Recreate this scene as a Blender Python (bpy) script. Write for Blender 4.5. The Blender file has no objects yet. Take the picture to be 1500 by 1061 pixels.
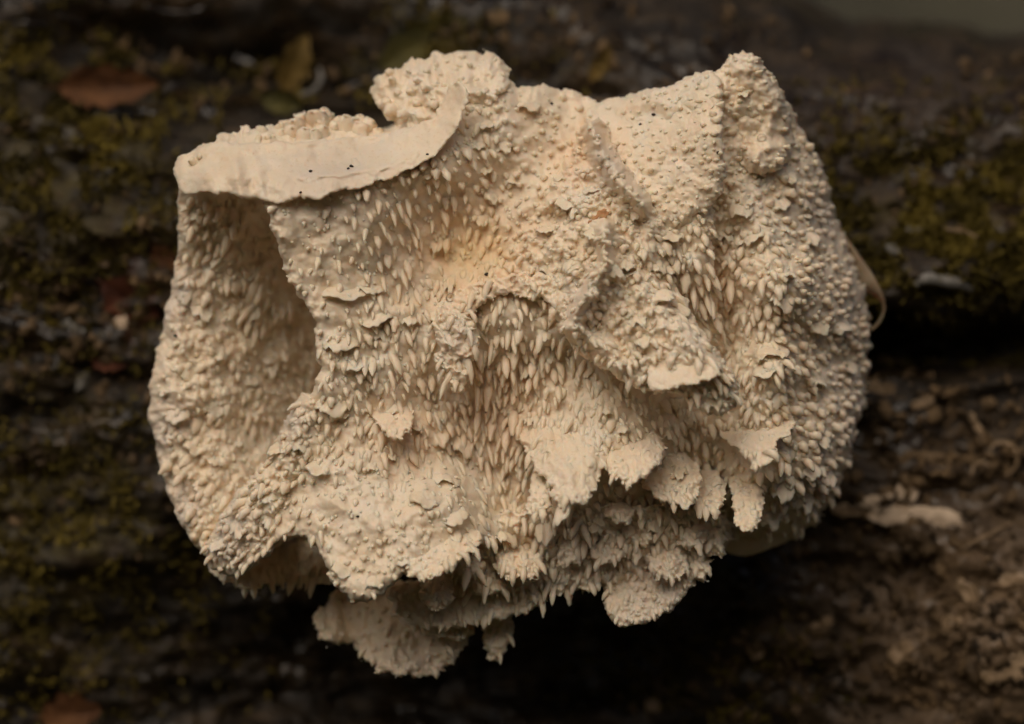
import bpy, math, random
import numpy as np
from mathutils import Matrix, Vector
random.seed(7)
RNG = np.random.default_rng(11)

# ------------------------------------------------------------------ camera, world, sun, exposure
S = 0.00012            # metres for one photo pixel at the plane in focus
DIST = 3750.0          # camera to the plane in focus, in those units
D0 = 300.0             # depth (towards the viewer) of that plane in front of the log line
CX, CY = 750.0, 530.5
sc = bpy.context.scene
cam = bpy.data.cameras.new('camera')
cam.sensor_width = 36.0
cam.lens = 90.0
cam.clip_start = 0.01
cam.clip_end = 300.0
cam.dof.use_dof = True
cam.dof.focus_distance = (DIST - 30) * S
cam.dof.aperture_fstop = 7.0
camo = bpy.data.objects.new('camera', cam)
camo.location = (0, -(D0 + DIST) * S, 0)
camo.rotation_euler = (math.radians(90), 0, 0)
sc.collection.objects.link(camo)
sc.camera = camo

SUN_EL, SUN_AZ = 44.0, 20.0      # degrees; azimuth from straight behind the camera towards its left
world = bpy.data.worlds.new('World')
sc.world = world
world.use_nodes = True
wn = world.node_tree.nodes
sky = wn.new('ShaderNodeTexSky')
sky.sky_type = 'NISHITA'
sky.sun_disc = False
sky.sun_elevation = math.radians(SUN_EL)
sky.sun_rotation = math.radians(180 + SUN_AZ)
sky.air_density = 0.6
sky.dust_density = 6.0
sky.ozone_density = 0.6
wn['Background'].inputs['Strength'].default_value = 0.05
world.node_tree.links.new(sky.outputs[0], wn['Background'].inputs['Color'])
sun = bpy.data.lights.new('sun', 'SUN')
sun.energy = 1.5
sun.angle = math.radians(68)
sun.color = (1.0, 0.86, 0.69)
suno = bpy.data.objects.new('sun', sun)
el, az = math.radians(SUN_EL), math.radians(SUN_AZ)
to_sun = Vector((-math.sin(az) * math.cos(el), -math.cos(az) * math.cos(el), math.sin(el)))
suno.rotation_euler = to_sun.to_track_quat('Z', 'Y').to_euler()
suno.location = to_sun * 2
sc.collection.objects.link(suno)
sc.view_settings.view_transform = 'Standard'
sc.view_settings.look = 'None'
sc.view_settings.gamma = 1
sc.view_settings.use_curve_mapping = False
sc.view_settings.exposure = -0.03
sc.cycles.use_denoising = True
sc.cycles.use_adaptive_sampling = True
sc.cycles.adaptive_threshold = 0.03
sc.cycles.max_bounces = 6
sc.cycles.diffuse_bounces = 4
sc.cycles.glossy_bounces = 2
sc.cycles.transmission_bounces = 4
sc.cycles.caustics_reflective = False
sc.cycles.caustics_refractive = False

# ------------------------------------------------------------------ helpers
def W(px, py, d):
    """photo position + depth -> metres"""
    px = np.asarray(px, float); py = np.asarray(py, float); d = np.asarray(d, float)
    f = 1 - (d - D0) / DIST
    return np.stack([(px - CX) * f * S, -d * S + 0 * px, (CY - py) * f * S], -1)

_perm = np.random.default_rng(3).permutation(256)
_perm = np.concatenate([_perm, _perm, _perm])
_ga = np.random.default_rng(4).random(256) * 2 * np.pi
_gx, _gy = np.cos(_ga), np.sin(_ga)
def gnoise(x, y, seed=0):
    x = np.asarray(x, float) + seed * 17.31; y = np.asarray(y, float) + seed * 9.77
    xi = np.floor(x).astype(int); yi = np.floor(y).astype(int)
    xf = x - xi; yf = y - yi
    u = xf * xf * xf * (xf * (xf * 6 - 15) + 10); v = yf * yf * yf * (yf * (yf * 6 - 15) + 10)
    def g(ix, iy, dx, dy):
        h = _perm[_perm[ix & 255] + (iy & 255)]
        return _gx[h] * dx + _gy[h] * dy
    a = g(xi, yi, xf, yf); b = g(xi + 1, yi, xf - 1, yf)
    c = g(xi, yi + 1, xf, yf - 1); e = g(xi + 1, yi + 1, xf - 1, yf - 1)
    return ((a * (1 - u) + b * u) * (1 - v) + (c * (1 - u) + e * u) * v) * 1.5
def fbm(x, y, seed=0, octv=4, gain=0.5):
    t = 0; a = 1.0
    for o in range(octv):
        t = t + a * gnoise(x, y, seed + o * 3); x = x * 2.03; y = y * 2.03; a *= gain
    return t

def mesh_from(name, verts, faces, mat, smooth=True):
    """faces: int array (n,4) or (n,3)"""
    verts = np.asarray(verts, np.float32); faces = np.asarray(faces, np.int32)
    k = faces.shape[1]
    me = bpy.data.meshes.new(name)
    me.vertices.add(len(verts)); me.vertices.foreach_set('co', verts.ravel())
    me.loops.add(faces.size); me.loops.foreach_set('vertex_index', faces.ravel())
    me.polygons.add(len(faces))
    me.polygons.foreach_set('loop_start', np.arange(0, faces.size, k, dtype=np.int32))
    me.polygons.foreach_set('loop_total', np.full(len(faces), k, np.int32))
    me.polygons.foreach_set('use_smooth', np.full(len(faces), smooth, bool))
    me.update(calc_edges=True); me.validate()
    if mat is not None: me.materials.append(mat)
    return me
def link(name, me, parent=None, **props):
    o = bpy.data.objects.new(name, me)
    sc.collection.objects.link(o)
    if parent is not None: o.parent = parent
    for k, v in props.items(): o[k] = v
    return o
def empty(name, loc, **props):
    o = bpy.data.objects.new(name, None); o.empty_display_size = 0.01
    o.location = loc
    sc.collection.objects.link(o)
    for k, v in props.items(): o[k] = v
    return o

# ------------------------------------------------------------------ materials
class NT:
    def __init__(s, name):
        s.m = bpy.data.materials.new(name); s.m.use_nodes = True
        s.t = s.m.node_tree; s.n = s.t.nodes; s.b = s.n['Principled BSDF']
    def new(s, typ, **kw):
        n = s.n.new(typ)
        for k, v in kw.items(): setattr(n, k, v)
        return n
    def l(s, a, b): s.t.links.new(a, b)
    def noise(s, scale, detail=4, rough=0.5, vec=None, dist=0.0):
        n = s.new('ShaderNodeTexNoise'); n.inputs['Scale'].default_value = scale
        n.inputs['Detail'].default_value = detail; n.inputs['Roughness'].default_value = rough
        n.inputs['Distortion'].default_value = dist
        if vec is not None: s.l(vec, n.inputs['Vector'])
        return n.outputs['Fac']
    def ramp(s, fac, stops):
        r = s.new('ShaderNodeValToRGB'); e = r.color_ramp.elements
        while len(e) < len(stops): e.new(0.5)
        for i, (p, c) in enumerate(stops):
            e[i].position = p; e[i].color = (c if len(c) == 4 else (*c, 1))
        s.l(fac, r.inputs[0]); return r.outputs[0]
    def mix(s, fac, a, b, blend='MIX'):
        m = s.new('ShaderNodeMix', data_type='RGBA', blend_type=blend)
        for sock, v in ((m.inputs[0], fac), (m.inputs[6], a), (m.inputs[7], b)):
            if isinstance(v, bpy.types.NodeSocket): s.l(v, sock)
            elif isinstance(v, (int, float)): sock.default_value = v
            else: sock.default_value = (*v, 1) if len(v) == 3 else v
        return m.outputs[2]
    def math(s, op, a, b=0.0, clamp=False):
        m = s.new('ShaderNodeMath', operation=op, use_clamp=clamp)
        for sock, v in ((m.inputs[0], a), (m.inputs[1], b)):
            if isinstance(v, bpy.types.NodeSocket): s.l(v, sock)
            else: sock.default_value = v
        return m.outputs[0]
    def pos(s): return s.new('ShaderNodeNewGeometry').outputs['Position']
    def blob(s, pos, px, py, d, rad):
        """1 at a spot of the thing, 0 beyond rad (photo units)"""
        v = s.new('ShaderNodeVectorMath', operation='DISTANCE'); s.l(pos, v.inputs[0])
        v.inputs[1].default_value = tuple(W(px, py, d))
        m = s.new('ShaderNodeMapRange', interpolation_type='SMOOTHSTEP'); s.l(v.outputs['Value'], m.inputs['Value'])
        m.inputs['From Min'].default_value = 0; m.inputs['From Max'].default_value = rad * S
        m.inputs['To Min'].default_value = 1; m.inputs['To Max'].default_value = 0
        return m.outputs['Result']
    def bump(s, h, strength, dist):
        b = s.new('ShaderNodeBump'); b.inputs['Strength'].default_value = strength
        b.inputs['Distance'].default_value = dist
        s.l(h, b.inputs['Height']); s.l(b.outputs[0], s.b.inputs['Normal'])

def fungus_material():
    k = NT('fungus_flesh'); p = k.pos()
    n1 = k.noise(170, 3, 0.6, p); n2 = k.noise(1500, 2, 0.65, p)
    col = k.ramp(n1, [(0.25, (0.84, 0.685, 0.50)), (0.5, (0.88, 0.75, 0.575)), (0.75, (0.90, 0.79, 0.645))])
    warm = None
    for a in [(690, 370, 270, 170), (720, 600, 260, 150), (1020, 420, 240, 110), (600, 640, 300, 100), (860, 230, 270, 90)]:
        f = k.blob(p, *a); warm = f if warm is None else k.math('MAXIMUM', warm, f)
    col = k.mix(k.math('MULTIPLY', warm, 0.65), col, (0.88, 0.655, 0.45))
    hot = k.blob(p, 690, 370, 268, 95)
    col = k.mix(k.math('MULTIPLY', hot, k.math('MULTIPLY', n1, 1.1)), col, (0.90, 0.67, 0.34))
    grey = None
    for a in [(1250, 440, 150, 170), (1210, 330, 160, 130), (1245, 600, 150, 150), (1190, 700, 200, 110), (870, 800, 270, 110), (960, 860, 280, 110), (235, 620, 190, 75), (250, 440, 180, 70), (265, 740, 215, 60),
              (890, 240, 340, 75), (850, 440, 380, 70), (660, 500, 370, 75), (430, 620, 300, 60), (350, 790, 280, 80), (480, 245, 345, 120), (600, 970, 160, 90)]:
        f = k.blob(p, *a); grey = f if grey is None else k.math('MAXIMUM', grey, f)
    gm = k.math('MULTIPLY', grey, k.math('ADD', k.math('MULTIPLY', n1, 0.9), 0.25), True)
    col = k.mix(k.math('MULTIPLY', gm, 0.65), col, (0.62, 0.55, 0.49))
    sp = k.ramp(n2, [(0.28, (0.92, 0.87, 0.80)), (0.42, (1, 1, 1))])
    col = k.mix(1.0, col, sp, 'MULTIPLY')
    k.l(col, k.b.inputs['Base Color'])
    k.b.inputs['Roughness'].default_value = 0.40
    k.b.inputs['Specular IOR Level'].default_value = 0.35
    k.b.inputs['Subsurface Weight'].default_value = 0.6
    k.b.inputs['Subsurface Radius'].default_value = (1.0, 0.66, 0.45)
    k.b.inputs['Subsurface Scale'].default_value = 0.0008
    k.bump(n2, 0.16, 0.0004)
    return k.m

def bark_material():
    k = NT('wet_rotten_bark'); p = k.pos()
    mp = k.new('ShaderNodeMapping'); mp.inputs['Scale'].default_value = (0.6, 1, 1.2); k.l(p, mp.inputs['Vector'])
    a = k.noise(150, 5, 0.65, mp.outputs[0], 0.6); b = k.noise(60, 2, 0.6, p); c = k.noise(700, 2, 0.6, p)
    col = k.ramp(a, [(0.3, (0.0035, 0.0025, 0.0015)), (0.48, (0.014, 0.009, 0.004)), (0.60, (0.036, 0.023, 0.0105)), (0.78, (0.095, 0.060, 0.031))])
    # greyer weathered wood along the upper right of the log, pale crumbly rot low on the right
    f = k.blob(p, 1330, 110, -120, 420)
    col = k.mix(k.math('MULTIPLY', f, k.math('MULTIPLY', b, 0.9)), col, (0.058, 0.038, 0.027))
    f = k.blob(p, 1430, 930, 0, 420)
    col = k.mix(k.math('MULTIPLY', f, k.math('MULTIPLY', c, 1.5, True)), col, (0.20, 0.135, 0.08))
    f = k.blob(p, 200, 440, -40, 190)
    red = k.ramp(k.noise(260, 3, 0.5, p), [(0.5, (0, 0, 0)), (0.62, (1, 1, 1))])
    col = k.mix(k.math('MULTIPLY', k.math('MULTIPLY', f, red), 0.7), col, (0.075, 0.020, 0.010))
    mo = k.ramp(k.noise(95, 5, 0.6, p), [(0.46, (0, 0, 0)), (0.60, (1, 1, 1))])
    mask = None
    for q in [(1380, 310, -60, 260), (110, 250, -80, 330), (90, 800, -60, 330), (1000, 1000, -40, 200)]:
        f = k.blob(p, *q); mask = f if mask is None else k.math('MAXIMUM', mask, f)
    col = k.mix(k.math('MULTIPLY', k.math('MULTIPLY', mask, mo), 0.9), col, (0.055, 0.041, 0.008))
    k.l(col, k.b.inputs['Base Color'])
    k.l(k.ramp(b, [(0.38, (0.20,) * 3), (0.58, (0.75,) * 3)]), k.b.inputs['Roughness'])
    k.b.inputs['Specular IOR Level'].default_value = 0.4
    k.bump(k.math('ADD', a, k.math('MULTIPLY', c, 0.3)), 0.5, 0.0015)
    return k.m

def plain(name, c1, c2, scale=400, rough=0.6, bump=0.0006, sss=0.0, spec=0.4):
    k = NT(name); tc = k.new('ShaderNodeTexCoord').outputs['Object']
    n = k.noise(scale, 5, 0.6, tc)
    k.l(k.ramp(n, [(0.35, c1), (0.65, c2)]), k.b.inputs['Base Color'])
    k.b.inputs['Roughness'].default_value = rough
    k.b.inputs['Specular IOR Level'].default_value = spec
    if sss: k.b.inputs['Subsurface Weight'].default_value = sss; k.b.inputs['Subsurface Scale'].default_value = 0.001
    k.bump(n, 0.6, bump)
    return k.m

M_FUN = fungus_material()
M_BARK = bark_material()
M_MOSS = plain('moss_green', (0.034, 0.026, 0.005), (0.20, 0.15, 0.026), 70, 0.8, spec=0.2)
M_CRUMB = plain('rotten_crumbs', (0.014, 0.009, 0.004), (0.17, 0.110, 0.055), 90, 0.75, spec=0.25)
M_WOODP = plain('pale_wood', (0.46, 0.34, 0.23), (0.66, 0.52, 0.38), 500, 0.7)
M_TAN = plain('tan_wood', (0.17, 0.115, 0.06), (0.36, 0.25, 0.15), 400, 0.5)
M_WHITE = plain('bleached_twig', (0.13, 0.125, 0.11), (0.24, 0.225, 0.20), 500, 0.35)
M_LEAFO = plain('rust_leaf', (0.045, 0.017, 0.006), (0.13, 0.056, 0.019), 140, 0.7, spec=0.2)
M_LEAFY = plain('ochre_leaf', (0.065, 0.043, 0.009), (0.14, 0.09, 0.022), 140, 0.7, spec=0.2)
M_LEAFG = plain('olive_leaf', (0.035, 0.033, 0.010), (0.08, 0.068, 0.015), 140, 0.7, spec=0.2)
M_LEAFR = plain('red_brown_leaf', (0.03, 0.009, 0.005), (0.10, 0.030, 0.011), 140, 0.7, spec=0.2)
M_TWIG = plain('dark_wet_twig', (0.012, 0.009, 0.007), (0.035, 0.026, 0.018), 300, 0.12, spec=0.7)
M_SKIN = plain('dry_membrane', (0.26, 0.19, 0.12), (0.36, 0.28, 0.19), 300, 0.45, 0.0003, 0.3)
M_SOIL = plain('soil_speck', (0.010, 0.007, 0.005), (0.03, 0.02, 0.012), 900, 0.5)
M_ORANGE = plain('orange_flake', (0.50, 0.26, 0.11), (0.62, 0.36, 0.18), 900, 0.45, 0.0003, 0.3)
def water_material():
    k = NT('water'); tr = k.new('ShaderNodeBsdfTransparent'); gl = k.new('ShaderNodeBsdfGlossy'); gl.inputs['Roughness'].default_value = 0.04
    tr.inputs['Color'].default_value = (0.97, 0.97, 0.96, 1)
    fr = k.new('ShaderNodeFresnel'); fr.inputs['IOR'].default_value = 1.33; mx = k.new('ShaderNodeMixShader')
    k.l(fr.outputs[0], mx.inputs[0]); k.l(tr.outputs[0], mx.inputs[1]); k.l(gl.outputs[0], mx.inputs[2])
    k.l(mx.outputs[0], k.n['Material Output'].inputs['Surface'])
    return k.m
M_WATER = water_material()
def litter_material():
    k = NT('forest_litter'); p = k.pos()
    n = k.noise(6, 8, 0.65, p)
    k.l(k.ramp(n, [(0.3, (0.018, 0.016, 0.009)), (0.55, (0.050, 0.046, 0.026)), (0.75, (0.075, 0.068, 0.045))]), k.b.inputs['Base Color'])
    k.b.inputs['Roughness'].default_value = 0.8
    k.bump(n, 0.7, 0.05)
    return k.m
M_LITTER = litter_material()

# ------------------------------------------------------------------ the forest floor (one sheet, a bank rising behind the log)
gxs = np.sign(np.linspace(-1, 1, 161)) * np.abs(np.linspace(-1, 1, 161)) ** 3 * 60
gys = np.sign(np.linspace(-1, 1, 221)) * np.abs(np.linspace(-1, 1, 221)) ** 3 * 80
X, Y = np.meshgrid(gxs, gys)
t = np.clip((Y - 0.28) / 8, 0, 1)
Z = -0.137 + np.where(Y > 0.28, 7.5 * (1 - (1 - t) ** 1.6), 0) + 0.03 * fbm(X * 2, Y * 2, 5) * np.clip((np.abs(Y) + np.abs(X)) * 1.2 - 0.1, 0, 1)
# unseen rise added behind the camera to block low sky light
Z += np.where(Y < -1.4, 4.0 * (1 - np.exp(-(-1.4 - Y) / 4.5)), 0)
Z += 0.6 * fbm(X * .12, Y * .12, 8) * np.clip((np.hypot(X, Y) - 2) / 10, 0, 1)
n0, n1 = X.shape
idx = np.arange(n0 * n1).reshape(n0, n1)
q = np.stack([idx[:-1, :-1], idx[:-1, 1:], idx[1:, 1:], idx[1:, :-1]], -1).reshape(-1, 4)
link('ground', mesh_from('ground', np.stack([X, Y, Z], -1).reshape(-1, 3), q, M_LITTER), kind='structure')

# ------------------------------------------------------------------ the fallen log behind the fungus
def ptop(px): return np.interp(px, [-1500, 0, 300, 700, 1100, 1250, 1500, 2600], [-190, -160, -140, -110, -30, 30, 52, 60]) + 14 * gnoise(px * .012, 0 * px, 4)
def ell(px, py, cx, cy, rx, ry): return np.exp(-(((px - cx) / rx) ** 2 + ((py - cy) / ry) ** 2))
def relief(px, py):
    r = 42 * fbm(px * .0045, py * .009, 21, 3) + 17 * fbm(px * .012, py * .017, 31, 3) + 4 * fbm(px * .06, py * .07, 41, 3)
    wob = 18 * gnoise(px * .01, py * 0, 12)
    r -= 150 * np.exp(-((py - 508 - wob) / 40) ** 4) * np.clip((px - 1080) / 150, 0, 1)
    r += 45 * ell(px, py, 1420, 400, 260, 55)
    r += 110 * ell(px, py, 1480, 960, 260, 170)
    r -= 170 * ell(px, py, 640, 960, 470, 150)
    r -= 260 * ell(px, py, 350, 85, 330, 95)
    r += 60 * ell(px, py, 330, -70, 500, 60)
    r -= 60 * ell(px, py, 870, 130, 240, 45)
    r += 30 * ell(px, py, 70, 250, 160, 180)
    return r
RB = 620.0
def log_d(px, py):
    px = np.asarray(px, float); py = np.asarray(py, float)
    t = np.clip((300 - py) / (300 - ptop(px)), -1, 1)
    th = np.arcsin(np.where(py < 300, t, 0))
    d = -115 - RB * (1 - np.cos(th)) + relief(px, py) * np.cos(th)
    return d - np.where(py > 900, (py - 900) ** 2 * 0.0006, 0)
cols = np.concatenate([np.arange(-2600, -120, 40), np.arange(-120, 1620, 4.0), np.arange(1620, 4200, 40)])
low = np.concatenate([np.arange(300, 1130, 4.0), np.arange(1130, 1500, 16)])
ths = np.radians(np.concatenate([np.linspace(175, 96, 18), np.linspace(92, 1.0, 110)]))
PX = []; PY = []; DD = []
for th in ths:
    py = 300 - (300 - ptop(cols)) * math.sin(th)
    rel = relief(cols, np.minimum(py, 300)) * (1 if th < math.pi / 2 else 0.3)
    PX.append(cols); PY.append(py - rel * math.sin(th) * 0.35); DD.append(-115 - RB * (1 - math.cos(th)) + rel * math.cos(th))
for py in low:
    PX.append(cols); PY.append(0 * cols + py); DD.append(log_d(cols, 0 * cols + py))
for k_ in range(1, 8):      # rounds away underneath
    PX.append(cols); PY.append(0 * cols + 1490 + 60 * math.sin(k_ / 7 * 1.57)); DD.append(log_d(cols, 0 * cols + 1490) - 1100 * (k_ / 7) ** 2)
PX, PY, DD = map(np.array, (PX, PY, DD))
idx = np.arange(PX.size).reshape(PX.shape)
q = np.stack([idx[:-1, :-1], idx[1:, :-1], idx[1:, 1:], idx[:-1, 1:]], -1).reshape(-1, 4)
log_root = empty('fallen_log', tuple(W(750, 1400, -600)), label='dark wet rotting log with moss, cracks and crumbling wood behind the fungus', category='log')
LB = np.array(log_root.location)
link('bark', mesh_from('bark', W(PX, PY, DD).reshape(-1, 3) - LB, q, M_BARK), log_root)

def frames_on(px, py, dfun, e=5.0):
    d = dfun(px, py); gx = (dfun(px + e, py) - dfun(px - e, py)) / (2 * e); gz = -(dfun(px, py + e) - dfun(px, py - e)) / (2 * e)
    n = np.stack([-gx, -np.ones_like(gx), -gz], -1)      # metres axes: x, y (away), z
    return d, n / np.linalg.norm(n, axis=-1, keepdims=True)

# moss: small pointed leaves in tufts
def scatter(regions, total, seed):
    r = np.random.default_rng(seed); out = []
    wsum = sum(w for *_, w in regions)
    for cx, cy, rx, ry, w in regions:
        n = int(total * w / wsum)
        out.append(np.stack([cx + rx * np.clip(r.normal(size=n), -2.2, 2.2) * 0.55, cy + ry * np.clip(r.normal(size=n), -2.2, 2.2) * 0.55], -1))
    return np.concatenate(out)
P = scatter([(1380, 330, 260, 170, 6), (80, 230, 200, 260, 3.6), (90, 800, 250, 240, 2.6), (1020, 990, 200, 90, .8), (620, 60, 200, 70, .6), (430, 60, 140, 90, .3)], 36000, 5)
keep = fbm(P[:, 0] * .016, P[:, 1] * .02, 77, 3) > -0.10
P = P[keep]
P = P[(P[:, 1] > ptop(P[:, 0]) + 20)]
d, n = frames_on(P[:, 0], P[:, 1], log_d)
b0 = W(P[:, 0], P[:, 1], d)
r = np.random.default_rng(9)
g = n * 0.8 + r.normal(size=n.shape) * 0.65 + np.array([0, 0, 0.25]); g /= np.linalg.norm(g, axis=-1, keepdims=True)
sd = np.cross(g, r.normal(size=g.shape)); sd /= np.linalg.norm(sd, axis=-1, keepdims=True)
L = r.uniform(7, 20, len(P))[:, None] * S; wd = r.uniform(1.8, 3.8, len(P))[:, None] * S
bend = np.cross(sd, g) * L * 0.25
V = np.stack([b0 - n * 2 * S - sd * wd * .5, b0 - n * 2 * S + sd * wd * .5, b0 + g * L * .5 + sd * wd + bend * .4, b0 + g * L * .5 - sd * wd + bend * .4, b0 + g * L + bend * 1.5], 1)
k_ = np.arange(len(P))[:, None] * 5
F = np.concatenate([k_ + np.array([0, 1, 2]), k_ + np.array([0, 2, 3]), k_ + np.array([3, 2, 4])])
link('moss', mesh_from('moss', V.reshape(-1, 3) - LB, F, M_MOSS, False), log_root, kind='stuff')

# crumbs of rotten wood and soil stuck to the log
def lump_verts(nu=7, nv=5):
    u = np.linspace(0, 2 * np.pi, nu, endpoint=False); v = np.linspace(0, np.pi, nv)
    U, Vv = np.meshgrid(u, v); P_ = np.stack([np.cos(U) * np.sin(Vv), np.sin(U) * np.sin(Vv), np.cos(Vv)], -1).reshape(-1, 3)
    i = np.arange(nu * nv).reshape(nv, nu)
    F_ = np.stack([i[:-1], i[1:], np.roll(i, -1, 1)[1:], np.roll(i, -1, 1)[:-1]], -1).reshape(-1, 4)
    return P_, F_
LV, LF = lump_verts()
P = scatter([(1380, 900, 260, 190, 4), (1400, 640, 220, 120, 2), (1350, 180, 300, 160, 1.2), (120, 500, 200, 260, 1.6), (850, 80, 300, 80, .8), (330, 70, 300, 90, .8), (1150, 1000, 200, 90, 1)], 2600, 15)
P = P[(P[:, 1] > ptop(P[:, 0]) + 20)]
d, n = frames_on(P[:, 0], P[:, 1], log_d)
b0 = W(P[:, 0], P[:, 1], d)
r = np.random.default_rng(19)
sz = (2.5 + 9 * r.random(len(P)) ** 2.5)[:, None, None] * S
R = r.normal(size=(len(P), 3, 3)) * 0.35 + np.eye(3)
V = b0[:, None] + sz * np.einsum('nij,vj->nvi', R, LV) * (1 + 0.25 * r.normal(size=(len(P), len(LV), 1)))
F = (np.arange(len(P))[:, None, None] * len(LV) + LF).reshape(-1, 4)
link('crumbs', mesh_from('crumbs', V.reshape(-1, 3) - LB, F, M_CRUMB), log_root, kind='stuff')

# ------------------------------------------------------------------ the fungus: overlapping fronds
def chaikin(p, it=2):
    p = np.asarray(p, float)
    for _ in range(it):
        nx = np.roll(p, -1, 0); p = np.stack([p * .75 + nx * .25, p * .25 + nx * .75], 1).reshape(-1, 2)
    return p
def signed_dist(poly, X, Y):
    x = X.ravel(); y = Y.ravel(); best = np.full(x.shape, 1e18); ins = np.zeros(x.shape, bool)
    for (ax, ay), (bx, by) in zip(poly, np.roll(poly, -1, 0)):
        dx, dy = bx - ax, by - ay; L2 = dx * dx + dy * dy + 1e-9
        t = np.clip(((x - ax) * dx + (y - ay) * dy) / L2, 0, 1)
        best = np.minimum(best, (x - ax - t * dx) ** 2 + (y - ay - t * dy) ** 2)
        c = (ay > y) != (by > y)
        if c.any(): ins ^= c & (x < ax + (y - ay) * dx / (dy if dy else 1e-9))
    e = np.sqrt(best); return np.where(ins, e, -e).reshape(X.shape)
def tps(ctrl, X, Y, lam=40.0):
    c = np.asarray(ctrl, float); n = len(c); sc_ = 100.0
    cx, cy = c[:, 0] / sc_, c[:, 1] / sc_
    def U(r2): return np.where(r2 > 1e-12, 0.5 * r2 * np.log(np.maximum(r2, 1e-12)), 0)
    K = U((cx[:, None] - cx) ** 2 + (cy[:, None] - cy) ** 2) + np.eye(n) * 0.02
    Pm = np.stack([np.ones(n), cx, cy], 1)
    A = np.block([[K, Pm], [Pm.T, np.zeros((3, 3))]])
    A[n:, n:] -= np.eye(3) * 1e-6
    w = np.linalg.solve(A, np.concatenate([c[:, 2], [0, 0, 0]]))
    x = X.ravel() / sc_; y = Y.ravel() / sc_
    out = w[n] + w[n + 1] * x + w[n + 2] * y
    for i in range(n): out = out + w[i] * U((x - cx[i]) ** 2 + (y - cy[i]) ** 2)
    return out.reshape(X.shape)

def sheet_eval(s, X, Y):
    e = signed_dist(s['P'], X, Y)
    ra, rf = s.get('rag', (3, .09))
    e = e + ra * fbm(X * rf, Y * rf, s['seed'], 3) + ra * .22 * fbm(X * rf * 3.3, Y * rf * 3.3, s['seed'] + 2, 2)
    f = tps(s['c'], X, Y)
    f = np.clip(f, min(p[2] for p in s['c']) - 40, max(p[2] for p in s['c']) + 25)
    for a, fr in s.get('bumps', [(6, .018), (4, .05), (2.0, .13)]):
        f = f + a * fbm(X * fr, Y * fr, s['seed'] + int(fr * 1000), 2)
    for a, fr in s.get('ridged', []):
        f = f + a * (0.5 - np.abs(fbm(X * fr, Y * fr, s['seed'] + 50, 3)) * 1.6)
    for pts, amp, wd in s.get('lines', []):
        wob = 5 * fbm(X * .04, Y * .04, s['seed'] + 8, 2); best = np.full(X.shape, 1e9)
        for (ax, ay), (bx, by) in zip(pts[:-1], pts[1:]):
            t = np.clip(((X - ax) * (bx - ax) + (Y - ay) * (by - ay)) / ((bx - ax) ** 2 + (by - ay) ** 2), 0, 1)
            best = np.minimum(best, np.hypot(X - ax - t * (bx - ax), Y - ay - t * (by - ay)))
        f = f + amp * np.exp(-((best + wob * np.clip(best / wd, 0, 1)) / wd) ** 2)
    if s['name'] in ('lobe', 'pendant'):        # the upper end runs back into the flesh it grows from
        y0, y1 = s['P'][:, 1].min(), s['P'][:, 1].max()
        f = f - 34 * np.clip(1 - (Y + .12 * np.abs(X - s['P'][:, 0].mean()) * np.sin(X * .11) - y0) / (.58 * (y1 - y0)), 0, 1) ** 1.5
    r = s.get('r', 16.0); t = np.clip(1 - e / r, 0, 1)
    f = f - s.get('drop', r) * (1 - np.sqrt(1 - t * t))
    rb = max(r, s['th'] * .6)
    b = f - s['th'] * np.sqrt(np.maximum(0, 1 - np.clip(1 - e / rb, 0, 1) ** 2)) * np.where(e > 0, 1, 0)
    return e, f, b

CS = 2.0; GX0, GY0 = 180.0, 40.0
COMP = np.full((490, 580), -1e3); TEETH = np.zeros_like(COMP)
SHEETS = []
def sheet(name, poly, c, th=40.0, teeth=1.0, step=1.6, **kw):
    s = dict(name=name, P=chaikin(poly, 2), c=c, th=th, teeth=teeth, step=step, seed=len(SHEETS) * 7 + 1, **kw)
    SHEETS.append(s); return s

OUT_R = [(1272, 580), (1258, 620), (1245, 680), (1225, 730), (1195, 770), (1150, 795)]
sheet('core', [(420, 300), (560, 170), (800, 160), (1050, 160), (1150, 260), (1200, 420), (1190, 620), (1080, 740), (800, 780), (560, 790), (400, 740), (330, 560), (350, 400)],
      [(500, 300, 60), (800, 300, 150), (1050, 300, 120), (450, 600, 20), (750, 600, 120), (1100, 600, 90), (700, 750, 120), (400, 450, 0)], th=330, step=5, r=60, teeth=0.0)
# left frond, hollow towards the front plate
sheet('frond', [(258, 268), (262, 350), (250, 430), (232, 500), (216, 575), (222, 640), (245, 720), (272, 782), (300, 815), (340, 830), (420, 800), (520, 700), (560, 560), (540, 420), (480, 300), (400, 255), (300, 250)],
      [(262, 300, 225), (268, 360, 190), (300, 300, 235), (330, 330, 205), (400, 350, 120), (255, 430, 175), (330, 450, 165), (420, 480, 70), (450, 540, 50), (235, 560, 190), (300, 550, 190), (275, 575, 205), (230, 640, 195), (270, 640, 205), (340, 650, 170), (400, 620, 105), (265, 750, 225), (300, 790, 235), (350, 760, 215), (500, 400, 0), (500, 600, 10), (450, 700, 100), (400, 280, 150)],
      th=90, r=22, mar=12, step=2.0, bumps=[(14, .016), (8, .045), (3, .12)], rag=(4, .05))
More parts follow.
